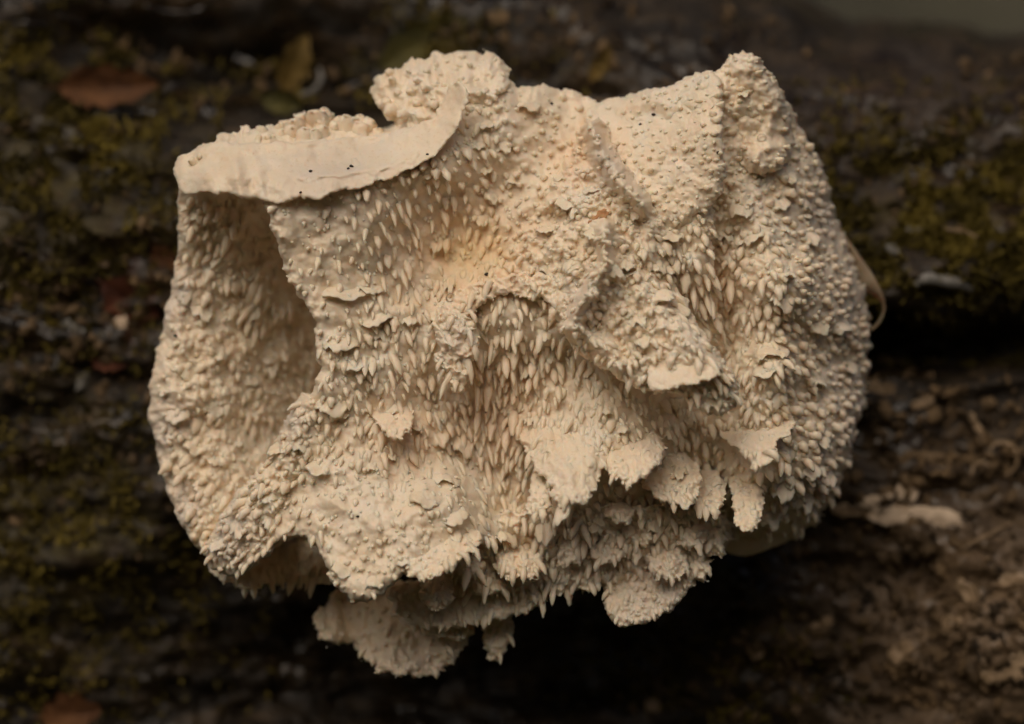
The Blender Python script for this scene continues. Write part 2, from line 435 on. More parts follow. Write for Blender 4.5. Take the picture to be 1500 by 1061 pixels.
# main front plate
sheet('front_plate', [(384, 286), (398, 330), (415, 395), (442, 438), (464, 470), (462, 520), (470, 548), (446, 585), (428, 632), (394, 676), (352, 715), (314, 770), (298, 812), (312, 842), (352, 848), (388, 822), (410, 792), (440, 782), (464, 800), (478, 838), (492, 864), (526, 888), (556, 880), (578, 850), (606, 838), (650, 838), (690, 800), (720, 795), (760, 795), (800, 765), (850, 765), (950, 775), (1040, 775), (1080, 700), (1060, 500), (1040, 330), (1060, 200), (1050, 105), (1000, 120), (940, 135), (880, 150), (838, 134), (800, 123), (765, 128), (735, 110), (690, 120), (620, 150), (575, 190), (500, 250), (420, 270)],
      [(402, 318, 348), (420, 400, 338), (450, 450, 338), (468, 510, 335), (472, 548, 335), (430, 620, 318), (390, 700, 300), (312, 810, 262), (350, 800, 285), (420, 775, 335), (520, 870, 402), (555, 830, 398), (480, 800, 372), (480, 720, 352), (500, 640, 325), (560, 600, 312), (600, 520, 312), (520, 480, 328), (460, 350, 336), (550, 400, 312), (650, 380, 262), (700, 330, 268), (620, 310, 285), (440, 300, 348), (500, 292, 346), (560, 280, 340), (620, 255, 325), (660, 205, 308), (560, 330, 326), (700, 140, 245), (620, 170, 235), (780, 140, 225), (780, 250, 262), (720, 260, 262), (900, 170, 240), (850, 150, 190), (950, 220, 285), (1040, 150, 300), (1040, 280, 320), (960, 330, 320), (690, 470, 306), (720, 465, 318), (720, 570, 268), (765, 470, 322), (690, 600, 268), (640, 560, 285), (700, 660, 255), (640, 700, 322), (610, 660, 300), (660, 780, 372), (670, 720, 335), (740, 760, 270), (725, 700, 255), (800, 540, 290), (900, 560, 298), (1000, 600, 262), (980, 700, 255), (1000, 760, 225), (850, 755, 285), (800, 450, 312), (900, 400, 320), (800, 350, 290), (830, 600, 312), (835, 655, 330), (800, 640, 305), (840, 748, 285), (935, 635, 312), (935, 665, 322), (568, 600, 328)],
      th=120, r=20, step=1.8, bumps=[(10, .014), (6, .035), (1.3, .11)], rag=(5, .05))
# right side wall
sheet('frond', [(1030, 130), (1040, 108), (1066, 95), (1072, 76), (1108, 78), (1130, 110), (1158, 150), (1172, 190), (1195, 220), (1212, 265), (1225, 310), (1240, 360), (1255, 400), (1270, 440), (1277, 490), (1270, 530)] + OUT_R + [(1100, 790), (1050, 780), (1000, 700), (950, 500), (960, 350), (1030, 250)],
      [(1090, 85, 275), (1060, 130, 275), (1080, 230, 268), (1120, 150, 262), (1155, 200, 205), (1100, 330, 285), (1050, 370, 245), (1012, 410, 240), (1050, 520, 232), (1100, 470, 262), (1148, 420, 322), (1146, 540, 318), (1180, 500, 238), (1182, 580, 228), (1205, 400, 228), (1225, 470, 205), (1250, 450, 150), (1268, 500, 100), (1195, 260, 180), (1222, 320, 115), (1230, 590, 195), (1262, 580, 120), (1180, 700, 245), (1220, 710, 160), (1118, 628, 300), (1060, 640, 236), (1096, 705, 278), (1140, 750, 205), (1080, 740, 205), (1190, 765, 120), (1000, 500, 235)],
      th=130, r=34, step=1.8, bumps=[(9, .016), (6, .05), (2.5, .12)], rag=(6, .07))
# top left cap: knobbly crown behind, rolled smooth lip in front
sheet('crown', [(262, 235), (310, 202), (350, 190), (385, 184), (440, 168), (470, 164), (500, 174), (540, 180), (570, 190), (600, 205), (560, 240), (400, 250), (300, 255)],
      [(300, 215, 255), (400, 195, 235), (470, 175, 200), (540, 185, 210), (400, 230, 290), (550, 215, 270), (280, 240, 270)], th=50, r=16, bumps=[(8, .03), (5, .07)], rag=(8, .045), teeth=1.0)
sheet('rolled_lip', [(255, 248), (262, 228), (282, 216), (316, 208), (400, 210), (470, 205), (560, 196), (610, 187), (642, 165), (656, 132), (668, 118), (682, 126), (685, 155), (672, 190), (645, 220), (615, 243), (570, 264), (530, 274), (480, 289), (430, 295), (392, 298), (350, 288), (300, 280), (268, 286), (256, 272)],
      [(395, 292, 358), (440, 285, 364), (520, 266, 362), (570, 255, 354), (640, 212, 338), (678, 150, 328), (665, 125, 312), (400, 214, 288), (480, 210, 285), (560, 200, 285), (640, 170, 308), (262, 250, 262), (300, 238, 290), (335, 272, 345), (270, 275, 282), (480, 252, 345), (520, 240, 335), (430, 248, 342), (580, 228, 328), (360, 240, 318), (340, 262, 352), (300, 262, 318)],
      th=18, r=8, drop=6, teeth=0.0, step=1.4, bumps=[(7, .018), (2.0, .05), (.5, .18)], rag=(4.5, .035),
      lines=[([(285, 238), (330, 236), (400, 224), (480, 216), (560, 207)], -8, 9), ([(440, 262), (500, 254), (560, 248), (610, 226)], 7, 5), ([(300, 228), (316, 278)], 7, 12), ([(345, 236), (352, 285)], 7, 10), ([(376, 236), (384, 290)], 6, 9), ([(640, 180), (662, 150), (668, 128)], -9, 8), ([(420, 245), (520, 236)], -10, 14)])
sheet('ear', [(540, 138), (546, 116), (575, 100), (620, 84), (655, 76), (705, 74), (744, 86), (748, 112), (738, 140), (700, 170), (640, 200), (590, 200), (572, 172), (552, 158)],
      [(545, 140, 195), (580, 110, 205), (650, 82, 195), (735, 95, 215), (640, 130, 250), (700, 130, 258), (620, 185, 262), (690, 165, 270), (580, 160, 235)], th=45, r=20, bumps=[(10, .026), (7, .06), (1.5, .15)], rag=(6, .06), teeth=.3)
# slab on the upper right
sheet('slab', [(850, 165), (880, 152), (930, 136), (985, 126), (1015, 107), (1050, 102), (1060, 130), (1058, 180), (1063, 230), (1061, 275), (1042, 303), (1008, 325), (985, 355), (955, 345), (910, 300), (870, 240)],
      [(1052, 120, 300), (1055, 200, 348), (1058, 265, 348), (1030, 305, 338), (985, 345, 326), (950, 135, 235), (1010, 115, 265), (900, 155, 225), (900, 210, 270), (960, 230, 298), (1000, 200, 312), (930, 300, 305), (870, 180, 245)],
      th=36, r=17, drop=20, teeth=.8, step=1.5, bumps=[(5, .02), (2, .06), (1, .16)], rag=(3.5, .06))
sheet('fold', [(1062, 98), (1075, 76), (1108, 79), (1128, 112), (1150, 145), (1165, 190), (1158, 240), (1120, 260), (1085, 250), (1068, 190), (1066, 130)],
      [(1075, 85, 292), (1100, 85, 290), (1080, 150, 268), (1085, 220, 275), (1130, 150, 282), (1150, 200, 250), (1120, 230, 290)], th=50, r=28, drop=34, bumps=[(9, .026), (6, .055), (1.5, .12)], rag=(4, .06), teeth=.3)
# central hill, arch and ridges
sheet('hill', [(770, 320), (815, 262), (835, 225), (846, 195), (862, 174), (884, 172), (902, 215), (930, 262), (958, 298), (992, 350), (985, 400), (1002, 440), (1032, 488), (1062, 525), (1074, 560), (1050, 578), (1000, 574), (965, 578), (930, 566), (900, 552), (868, 535), (830, 500), (800, 452), (750, 418), (730, 380)],
      [(750, 385, 300), (800, 310, 290), (850, 250, 295), (865, 185, 262), (890, 180, 258), (850, 330, 338), (950, 330, 342), (870, 430, 372), (930, 450, 380), (980, 470, 385), (1000, 520, 412), (1055, 550, 400), (960, 562, 405), (870, 512, 362), (1000, 430, 345), (985, 370, 330), (900, 300, 335), (800, 430, 325), (820, 480, 345)],
      th=55, r=18, step=1.5, bumps=[(8, .025), (6, .06), (1.4, .15)], ridged=[(6, .04)], rag=(6, .06), teeth=.75,
      lines=[([(866, 182), (880, 222), (905, 262), (942, 300)], 56, 15), ([(884, 338), (888, 385), (862, 432), (832, 480)], 50, 13), ([(850, 490), (885, 508), (905, 540)], 28, 12), ([(940, 430), (990, 480), (1040, 530)], 20, 18), ([(800, 300), (830, 285), (850, 300)], 12, 12)])
sheet('arch', [(630, 480), (640, 452), (662, 432), (695, 414), (735, 402), (790, 400), (860, 412), (905, 440), (900, 480), (870, 512), (842, 494), (806, 446), (790, 436), (768, 440), (742, 428), (722, 436), (708, 440), (692, 470), (704, 500), (690, 525), (686, 560), (668, 580), (655, 556), (632, 530), (646, 508)],
      [(645, 465, 322), (680, 430, 322), (720, 415, 325), (790, 415, 335), (850, 450, 365), (870, 490, 368), (670, 500, 345), (668, 570, 345), (640, 520, 335), (690, 450, 335), (740, 425, 335)],
      th=32, r=10, step=1.4, teeth=.35, bumps=[(4, .03), (5, .07), (2, .16)], ridged=[(5, .05)], rag=(5, .07))
sheet('crumple', [(630, 478), (650, 455), (680, 452), (700, 478), (706, 502), (692, 522), (690, 556), (670, 582), (656, 560), (634, 532), (648, 508)],
      [(640, 475, 322), (680, 465, 340), (695, 500, 345), (665, 505, 358), (645, 520, 335), (672, 545, 355), (670, 575, 348)], th=34, r=12, teeth=0.0, step=1.3, bumps=[(5, .05), (3, .12)], ridged=[(13, .03), (3, .08)], rag=(4, .06))
sheet('plate', [(948, 528), (962, 508), (985, 500), (1012, 502), (1038, 520), (1056, 540), (1052, 554), (1020, 562), (990, 568), (964, 576), (948, 566)],
      [(955, 530, 400), (1000, 505, 395), (1045, 535, 420), (1050, 550, 436), (1000, 560, 440), (960, 568, 432)], th=14, r=7, teeth=0.0, step=1.2, bumps=[(3, .04), (1.2, .12)], rag=(3, .08))
sheet('fold', [(990, 560), (1045, 530), (1072, 538), (1084, 566), (1078, 596), (1054, 612), (1020, 600), (1000, 585)],
      [(1000, 570, 395), (1060, 545, 405), (1075, 580, 395), (1050, 605, 392), (1020, 590, 400)], th=40, r=15, teeth=.3, step=1.4, bumps=[(5, .05), (4, .1), (1.5, .2)], ridged=[(4, .07)], rag=(4, .09))
# lower lobes
sheet('lobe', [(748, 606), (788, 584), (840, 574), (896, 590), (904, 635), (892, 668), (880, 700), (868, 728), (856, 742), (838, 736), (822, 744), (806, 730), (802, 706), (782, 690), (772, 660), (756, 640)],
      [(765, 612, 285), (840, 582, 296), (890, 602, 290), (820, 650, 345), (780, 670, 340), (880, 680, 378), (840, 730, 425), (850, 690, 398), (810, 715, 405)], th=28, r=13, teeth=.10, step=1.4, bumps=[(6, .03), (4, .07), (2.0, .16)], rag=(6, .09), lines=[([(800, 640), (830, 690), (840, 735)], 10, 12), ([(870, 640), (862, 690)], 8, 9)])
sheet('lobe', [(780, 690), (800, 696), (812, 735), (800, 752), (778, 764), (769, 752), (775, 720)], [(790, 700, 365), (805, 740, 390), (780, 755, 385), (775, 720, 372)], th=20, r=8, step=1.4, bumps=[(3, .06), (3, .13)], rag=(4, .12), teeth=.5)
sheet('lobe', [(884, 640), (918, 616), (955, 622), (980, 655), (968, 680), (942, 704), (916, 714), (902, 700), (888, 690)],
      [(895, 632, 292), (950, 616, 298), (970, 655, 345), (920, 700, 412), (940, 680, 400), (890, 685, 385)], th=24, r=13, teeth=.15, step=1.4, bumps=[(6, .04), (4, .09), (2, .18)], rag=(6, .1))
sheet('lobe', [(930, 690), (975, 660), (1015, 665), (1030, 700), (1020, 735), (985, 742), (950, 728)], [(940, 695, 300), (990, 665, 295), (1020, 700, 330), (1000, 735, 362), (950, 725, 355)], th=28, r=12, step=1.4, bumps=[(6, .05), (4, .12)], rag=(5, .1))
sheet('lobe', [(1046, 632), (1078, 612), (1118, 618), (1160, 606), (1168, 630), (1138, 648), (1134, 678), (1104, 692), (1094, 672), (1068, 650)], [(1060, 628, 262), (1110, 612, 290), (1155, 606, 292), (1135, 650, 350), (1110, 685, 358), (1080, 650, 325)], th=20, r=8, teeth=.1, step=1.4, bumps=[(4, .04), (2, .1)], rag=(5, .1))
sheet('lobe', [(1068, 690), (1100, 682), (1120, 715), (1119, 750), (1110, 778), (1086, 780), (1074, 764), (1072, 725)], [(1085, 690, 268), (1110, 730, 318), (1110, 772, 362), (1082, 770, 360), (1078, 730, 320)], th=26, r=10, teeth=.3, step=1.4, bumps=[(4, .05), (3, .12)], rag=(4, .12))
sheet('lobe', [(1005, 690), (1040, 680), (1064, 705), (1062, 745), (1035, 755), (1008, 735)], [(1020, 690, 255), (1050, 700, 285), (1050, 745, 335), (1015, 735, 325)], th=24, r=10, step=1.4, bumps=[(5, .05), (3, .12)], rag=(4, .1))
sheet('lobe', [(590, 828), (606, 802), (650, 772), (694, 770), (712, 790), (690, 812), (664, 832), (630, 852), (600, 848)], [(610, 815, 395), (660, 780, 378), (700, 790, 378), (680, 815, 408), (625, 845, 420)], th=26, r=9, step=1.4, teeth=.6, bumps=[(4, .05), (3, .11)], rag=(5, .1))
sheet('lobe', [(528, 590), (560, 574), (600, 584), (608, 615), (598, 640), (574, 650), (556, 624)], [(540, 588, 298), (590, 582, 298), (600, 625, 350), (575, 642, 358), (555, 615, 340)], th=16, r=8, step=1.4, teeth=.3, bumps=[(3, .06), (2, .14)], rag=(5, .11))
sheet('ridge_left', [(430, 585), (452, 572), (470, 588), (462, 640), (438, 700), (410, 760), (370, 815), (330, 838), (304, 828), (310, 780), (350, 720), (395, 668)], [(445, 590, 330), (440, 640, 332), (400, 700, 322), (350, 760, 298), (320, 820, 285), (380, 790, 318), (420, 740, 340)], th=50, r=30, drop=38, step=1.5, teeth=.8, bumps=[(7, .03), (5, .07), (1.5, .15)], ridged=[(5, .04)], rag=(5, .05))
# underside, back lobes
sheet('under_body', [(640, 780), (760, 745), (900, 740), (1060, 740), (1080, 790), (1040, 815), (960, 850), (880, 866), (820, 866), (740, 876), (670, 872)],
      [(700, 800, 275), (800, 790, 284), (900, 790, 288), (1000, 780, 276), (1050, 790, 215), (960, 845, 256), (820, 860, 258), (700, 865, 258)], th=80, r=16, step=1.8, bumps=[(9, .025), (7, .06), (3, .13)], rag=(9, .07))
for px, py, w, h, dt, db in [(835, 795, 46, 74, 255, 305), (890, 795, 64, 66, 250, 308), (976, 815, 66, 70, 262, 315), (1012, 772, 48, 64, 250, 300), (640, 868, 42, 52, 290, 318), (760, 820, 74, 70, 275, 325), (716, 850, 58, 50, 262, 292), (860, 838, 46, 52, 245, 275), (815, 845, 42, 54, 245, 275), (940, 772, 40, 56, 262, 305), (690, 828, 44, 48, 300, 330), (780, 866, 46, 46, 240, 262), (1046, 792, 40, 56, 235, 268), (905, 745, 44, 46, 290, 335), (1024, 828, 36, 50, 262, 285)]:
    j = lambda a: float(RNG.uniform(-a, a))
    sheet('pendant', [(px - w * .42, py - h * .55), (px + w * .42, py - h * .55), (px + w * .5 + j(4), py), (px + w * .46 + j(5), py + h * .32), (px + w * .2 + j(5), py + h * .5 + j(4)), (px - w * .1 + j(6), py + h * .46 + j(5)), (px - w * .36 + j(5), py + h * .42 + j(5)), (px - w * .5 + j(4), py + h * .1)],
          [(px - w * .4, py - h * .5, dt - 12), (px + w * .4, py - h * .5, dt - 12), (px, py, (dt + db) / 2 + 10), (px - w * .35, py + h * .4, db - 6), (px + w * .35, py + h * .4, db - 4 + j(8)), (px + j(6), py + h * .45, db)],
          th=20, r=11, teeth=.3, step=1.5, bumps=[(5, .05), (4, .1), (1.2, .2)], ridged=[(5, .05)], rag=(6, .08))
sheet('under_lobe', [(458, 908), (470, 880), (520, 850), (680, 850), (706, 890), (692, 928), (668, 968), (640, 988), (600, 994), (560, 988), (528, 966), (516, 942), (490, 948), (464, 936)],
      [(470, 910, 150), (490, 935, 165), (515, 920, 150), (560, 970, 185), (620, 980, 195), (680, 930, 180), (600, 900, 165), (650, 870, 150)], th=60, r=16, teeth=.12, step=1.8, bumps=[(8, .02), (5, .05), (2, .12)], rag=(7, .07), lines=[([(500, 880), (515, 945)], -22, 10), ([(560, 900), (590, 985)], 9, 16), ([(640, 900), (660, 960)], 8, 14), ([(600, 890), (625, 980)], -7, 10)])
sheet('under_lobe', [(560, 860), (640, 840), (800, 830), (808, 872), (792, 890), (760, 902), (735, 908), (690, 918), (640, 924), (600, 915), (578, 896)],
      [(590, 880, 250), (640, 915, 262), (720, 905, 258), (790, 875, 250), (700, 860, 240), (630, 860, 240)], th=34, r=10, teeth=.15, step=1.6, bumps=[(5, .03), (3, .07), (1, .15)], rag=(5, .06))
sheet('under_lobe', [(560, 890), (640, 900), (695, 905), (690, 930), (660, 940), (600, 925)], [(580, 900, 215), (660, 930, 228), (690, 915, 225)], th=26, r=9, teeth=.1, step=1.6, rag=(5, .07))
sheet('under_lobe', [(704, 890), (748, 885), (754, 920), (742, 954), (726, 974), (708, 956)], [(715, 900, 190), (745, 905, 190), (728, 960, 205)], th=32, r=14, step=1.5, bumps=[(4, .06), (3, .13)], rag=(4, .09))
sheet('under_lobe', [(882, 800), (905, 775), (1000, 752), (1034, 792), (1028, 845), (1006, 870), (986, 896), (950, 912), (912, 924), (890, 905), (882, 868)],
      [(895, 820, 235), (1000, 770, 250), (1020, 830, 270), (920, 910, 300), (890, 890, 285), (980, 880, 292), (950, 830, 262)], th=50, r=14, step=1.6, bumps=[(5, .04), (4, .1), (2, .2)], rag=(4, .08))
sheet('under_lobe', [(1030, 760), (1120, 730), (1200, 755), (1160, 792), (1096, 818), (1052, 808)], [(1050, 790, 110), (1100, 810, 120), (1160, 785, 115), (1100, 760, 105)], th=60, r=24, teeth=0, step=2, bumps=[(5, .02), (2, .06)], rag=(2, .04))
sheet('under_lobe', [(300, 820), (340, 800), (480, 770), (500, 850), (465, 858), (430, 855), (400, 852), (372, 868), (345, 856), (314, 848)], [(320, 840, 200), (370, 860, 200), (400, 820, 130), (450, 800, 120), (460, 850, 150), (480, 830, 190)], th=40, r=14, step=1.8, bumps=[(5, .04), (3, .1)], rag=(5, .08))

FB = W(750, 700, -40)
fungus = empty('toothed_fungus', tuple(FB), label='large cream white toothed fungus with ruffled lobes growing on the dark log', category='fungus')
gyy, gxx = np.mgrid[0:COMP.shape[0], 0:COMP.shape[1]]
for s in SHEETS:
    P_ = s['P']; m = 8
    # lattice for the composite depth, used to seat teeth and scales
    i0 = max(0, int((P_[:, 0].min() - m - GX0) / CS)); i1 = min(COMP.shape[1], int((P_[:, 0].max() + m - GX0) / CS) + 1)
    j0 = max(0, int((P_[:, 1].min() - m - GY0) / CS)); j1 = min(COMP.shape[0], int((P_[:, 1].max() + m - GY0) / CS) + 1)
    X, Y = np.meshgrid(GX0 + CS * np.arange(i0, i1), GY0 + CS * np.arange(j0, j1))
    e, f, b = sheet_eval(s, X, Y)
    f = np.where(e > 0, f, -1e3); sub = COMP[j0:j1, i0:i1]; win = f > sub
    tv = s['teeth'] if s['name'] not in ('lobe', 'pendant') else np.maximum(s['teeth'], np.clip(1.5 * (1 - (Y - P_[:, 1].min()) / (.6 * np.ptp(P_[:, 1]))), 0, .9))
    TEETH[j0:j1, i0:i1] = np.where(win, tv * np.clip((e - s.get('mar', 0)) / 6, 0, 1), TEETH[j0:j1, i0:i1]); COMP[j0:j1, i0:i1] = np.maximum(sub, f)
    # the frond's own closed mesh
    st = s['step']
    X, Y = np.meshgrid(np.arange(P_[:, 0].min() - m, P_[:, 0].max() + m, st), np.arange(P_[:, 1].min() - m, P_[:, 1].max() + m, st))
    e, f, b = sheet_eval(s, X, Y)
    gy, gx = np.gradient(e, st); gl = np.hypot(gx, gy) + 1e-6
    cell = np.stack([e[:-1, :-1], e[:-1, 1:], e[1:, 1:], e[1:, :-1]])
    use = (cell.max(0) > 0) & (cell.min(0) > -2.2 * st)
    sh = np.where(e < 0, np.minimum(-e, 2.2 * st), 0)
    Xs = X + gx / gl * sh; Ys = Y + gy / gl * sh
    # vertices dragged to the rim take the depth of the rim
    idx = np.arange(X.size).reshape(X.shape); N = X.size
    qf = np.stack([idx[:-1, :-1], idx[1:, :-1], idx[1:, 1:], idx[:-1, 1:]], -1)[use]
    bidx = np.where(e > 0, idx + N, idx)
    qb = np.stack([bidx[:-1, :-1], bidx[:-1, 1:], bidx[1:, 1:], bidx[1:, :-1]], -1)[use]
    V = np.concatenate([W(Xs, Ys, f).reshape(-1, 3), W(Xs, Ys, b).reshape(-1, 3)]) - FB
    Q = np.concatenate([qf, qb])
    used = np.zeros(len(V), bool); used[Q.ravel()] = True
    remap = np.cumsum(used) - 1
    nm = s['name']
    link('frond' if nm == 'frond' else nm, mesh_from(nm, V[used], remap[Q], M_FUN), fungus)

for bx, by, br in [(415, 340, 34), (432, 400, 34), (452, 436, 30), (500, 440, 36), (470, 470, 22), (560, 612, 26), (430, 775, 30), (520, 862, 24), (640, 640, 26), (860, 160, 40), (780, 140, 34), (250, 600, 26), (255, 470, 22), (270, 700, 22), (675, 420, 26), (740, 412, 30), (1000, 535, 44), (1140, 140, 30), (560, 140, 34), (1110, 200, 50), (1085, 110, 30), (900, 160, 30), (500, 800, 40), (470, 740, 26), (560, 760, 30), (610, 740, 20), (430, 240, 50), (520, 228, 44), (340, 245, 44), (590, 212, 34), (640, 180, 22)]:
    TEETH *= 1 - .97 * np.exp(-(((GX0 + CS * gxx - bx) ** 2 + (GY0 + CS * gyy - by) ** 2) / br ** 2) ** 1.5)
# depth and normal of the visible skin
CSM = COMP.copy()
hole = CSM < -500
CSM[hole] = 0
for _ in range(3):
    CSM = (CSM + np.roll(CSM, 1, 0) + np.roll(CSM, -1, 0) + np.roll(CSM, 1, 1) + np.roll(CSM, -1, 1)) / 5
GZ, GX = np.gradient(CSM, CS)
def comp_at(px, py):
    i = np.clip(((np.asarray(px) - GX0) / CS + .5).astype(int), 0, COMP.shape[1] - 1); j = np.clip(((np.asarray(py) - GY0) / CS + .5).astype(int), 0, COMP.shape[0] - 1)
    n = np.stack([-GX[j, i], -np.ones(i.shape), GZ[j, i]], -1)     # x, y(away), z
    n /= np.linalg.norm(n, axis=-1, keepdims=True)
    return COMP[j, i], n, TEETH[j, i], np.hypot(GX[j, i], GZ[j, i])

# tooth character over the fungus: px, py, spacing, radius, length, outward, sideways
TC = np.array([
 (500, 350, 19, 4.2, 17, .55, 0), (440, 340, 20, 4, 6, .8, 0), (600, 320, 17, 4.2, 19, .5, 0), (660, 380, 16, 4.6, 26, .45, 0), (560, 420, 17, 4.2, 19, .5, 0), (480, 450, 15, 4, 9, .7, 0),
 (480, 560, 12, 4, 12, .7, 0), (570, 560, 15, 4.2, 18, .5, 0), (600, 680, 15, 4.6, 27, .4, 0), (640, 600, 14, 4.6, 28, .4, 0), (720, 560, 12, 5, 44, .35, 0), (760, 500, 12, 4.8, 30, .45, 0), (700, 680, 13, 4.6, 38, .35, 0),
 (810, 550, 12, 4.6, 28, .45, .1), (900, 590, 12, 4.5, 24, .45, 0), (500, 740, 16, 3.6, 11, .65, 0), (560, 800, 14, 3.6, 9, .7, 0), (630, 760, 13, 3.8, 12, .6, 0), (520, 850, 12, 4.5, 8, .8, 0),
 (700, 200, 15, 5, 15, .6, 0), (780, 190, 17, 5, 7, .9, 0), (650, 130, 15, 6.5, 9, .8, 0), (950, 200, 14, 3.6, 4.5, .9, 0), (1000, 270, 12, 3.4, 4, .9, 0), (900, 300, 11, 4.4, 8, .9, 0), (820, 350, 11, 4.6, 8, .9, 0),
 (900, 420, 11, 4.8, 13, .75, 0), (950, 470, 12, 5, 15, .65, .3), (1040, 430, 11.5, 5.4, 36, .42, .15), (1000, 380, 12, 5.2, 28, .45, .1), (1060, 510, 11.5, 5.4, 32, .42, .1), (1100, 570, 12, 5, 25, .5, .1), (1110, 400, 12.5, 6.4, 24, .6, .35),
 (1100, 260, 12, 5.5, 8, .9, 0), (1120, 150, 15, 7, 7, .9, 0), (1160, 300, 12, 6.2, 13, .8, .4), (1200, 400, 10, 5.6, 12, .9, .5), (1240, 480, 10, 6, 12, .9, .5), (1180, 610, 12, 6.6, 17, .7, .3), (1225, 660, 11, 6, 14, .8, .3), (1150, 700, 13, 6, 22, .55, .1), (1080, 720, 13, 5.6, 26, .4, 0),
 (1000, 650, 12, 5, 25, .45, 0), (330, 340, 15, 7, 30, .45, -.7), (400, 430, 14, 7, 36, .4, -.6), (300, 500, 19, 7, 18, .6, -.6), (280, 620, 18, 7, 20, .55, -.6), (350, 620, 15, 6.5, 26, .45, -.6), (330, 700, 15, 7.5, 26, .5, -.7), (420, 640, 11, 5, 16, .6, -.3), (350, 790, 12, 6, 15, .6, -.3), (260, 560, 21, 7, 12, .7, -.4),
 (440, 830, 11, 5, 32, .3, 0), (720, 810, 13, 5, 30, .35, 0), (850, 790, 12, 5, 28, .35, 0), (950, 870, 10, 4.2, 12, .5, 0), (960, 800, 12, 5, 28, .35, 0), (450, 176, 11, 13, 24, 3.5, 0), (380, 190, 11, 11, 12, 3.5, 0), (320, 205, 11, 9, 8, 3.5, 0), (550, 188, 11, 12, 14, 3.5, 0), (1100, 790, 13, 6, 20, .4, 0)])
TC[:, 2] *= np.where(TC[:, 0] > 985, 1.15, np.where(TC[:, 0] < 445, 1.08, 1.13))
TC[:, 3] *= np.where(TC[:, 0] > 1150, .88, np.where(TC[:, 0] < 445, .68, .80))
TC[:, 4] *= np.where(TC[:, 4] > 22, .85, np.where((TC[:, 0] > 460) & (TC[:, 0] < 720) & (TC[:, 1] < 700), 1.35, 1.0))
def tooth_char(px, py):
    w = 1 / (((px[:, None] - TC[:, 0]) ** 2 + (py[:, None] - TC[:, 1]) ** 2) + 60) ** 1.6
    return (w @ TC[:, 2:]) / w.sum(1, keepdims=True)
r = np.random.default_rng(23)
C = np.stack([r.uniform(200, 1300, 90000), r.uniform(60, 1000, 90000)], -1)
d, n, tm, gr = comp_at(C[:, 0], C[:, 1])
ch = tooth_char(C[:, 0], C[:, 1])
ok = (d > -200) & (r.random(len(C)) < tm) & (gr < 3.2)
C, d, n, ch = C[ok], d[ok], n[ok], ch[ok]
grid = {}; sel = []
jit = r.uniform(.65, 1.3, len(C))
for i in range(len(C)):
    x, y = C[i]; sp = ch[i, 0] * jit[i]; cx, cy = int(x // 20), int(y // 20); good = True
    for a in range(cx - 1, cx + 2):
        for b in range(cy - 1, cy + 2):
            for k_ in grid.get((a, b), ()):
                if (C[k_, 0] - x) ** 2 + ((C[k_, 1] - y) * .8) ** 2 < sp * sp * .8: good = False; break
            if not good: break
        if not good: break
    if good: grid.setdefault((cx, cy), []).append(i); sel.append(i)
C, d, n, ch = C[sel], d[sel], n[sel], ch[sel]

def tooth_variant(k):
    rr = np.random.default_rng(100 + k); NS, T = 7, np.array([0, .12, .3, .5, .7, .86, .96])
    prof = np.array([1.25, 1.1, 1.0, .98 + .1 * rr.random(), .82, .54, .24]) * (1 + .08 * rr.normal(size=7))
    wx, wy = rr.normal() * .25, rr.normal() * .25; flat = rr.uniform(.95, 1.2 if k % 3 else 1.5)
    a = np.linspace(0, 2 * np.pi, NS, endpoint=False) + rr.random()
    V = []
    for t_, p_ in zip(T, prof):
        ox = wx * math.sin(t_ * 2.4) ; oy = -1.1 + 1.9 * math.sin(min(1, t_ / .6) * math.pi / 2) - .35 * t_ + wy * t_
        V.append(np.stack([np.cos(a) * p_ * flat * (1 + .07 * rr.normal(size=NS)) + ox, np.sin(a) * p_ * (1 + .07 * rr.normal(size=NS)) + oy, np.full(NS, -t_) + .03 * rr.normal(size=NS) * (t_ > 0)], -1))
    V = np.concatenate(V + [[[wx * math.sin(2.4), wy, -1.0]]])
    i = np.arange(7 * NS).reshape(7, NS)
    j = np.roll(i, -1, 1)
    F = np.concatenate([np.stack([i[:-1], j[:-1], j[1:]], -1).reshape(-1, 3), np.stack([i[:-1], j[1:], i[1:]], -1).reshape(-1, 3), np.stack([i[-1], j[-1], np.full(NS, 7 * NS)], -1)])
    F = F[:, ::-1]
    return V, F
NV = 12
TV = [tooth_variant(k) for k in range(NV)]
T_ME = [mesh_from('tooth', v, f, M_FUN) for v, f in TV]
r = np.random.default_rng(31)
nt = len(C)
sz = np.clip(np.exp(r.normal(size=nt) * .34), .4, 1.5)
rad = ch[:, 1] * sz ** .6 * r.uniform(.85, 1.15, nt); ln = ch[:, 2] * sz * r.uniform(.8, 1.2, nt)
g = n * ch[:, 3:4] + np.stack([ch[:, 4] + r.normal(size=nt) * .12, r.normal(size=nt) * .1, -np.ones(nt)], -1)
g /= np.linalg.norm(g, axis=-1, keepdims=True)
Zl = -g
Yl = n - (n * Zl).sum(-1, keepdims=True) * Zl; Yl /= np.linalg.norm(Yl, axis=-1, keepdims=True) + 1e-9
Xl = np.cross(Yl, Zl)
base = W(C[:, 0], C[:, 1], d) - FB - n * (rad * .6)[:, None] * S
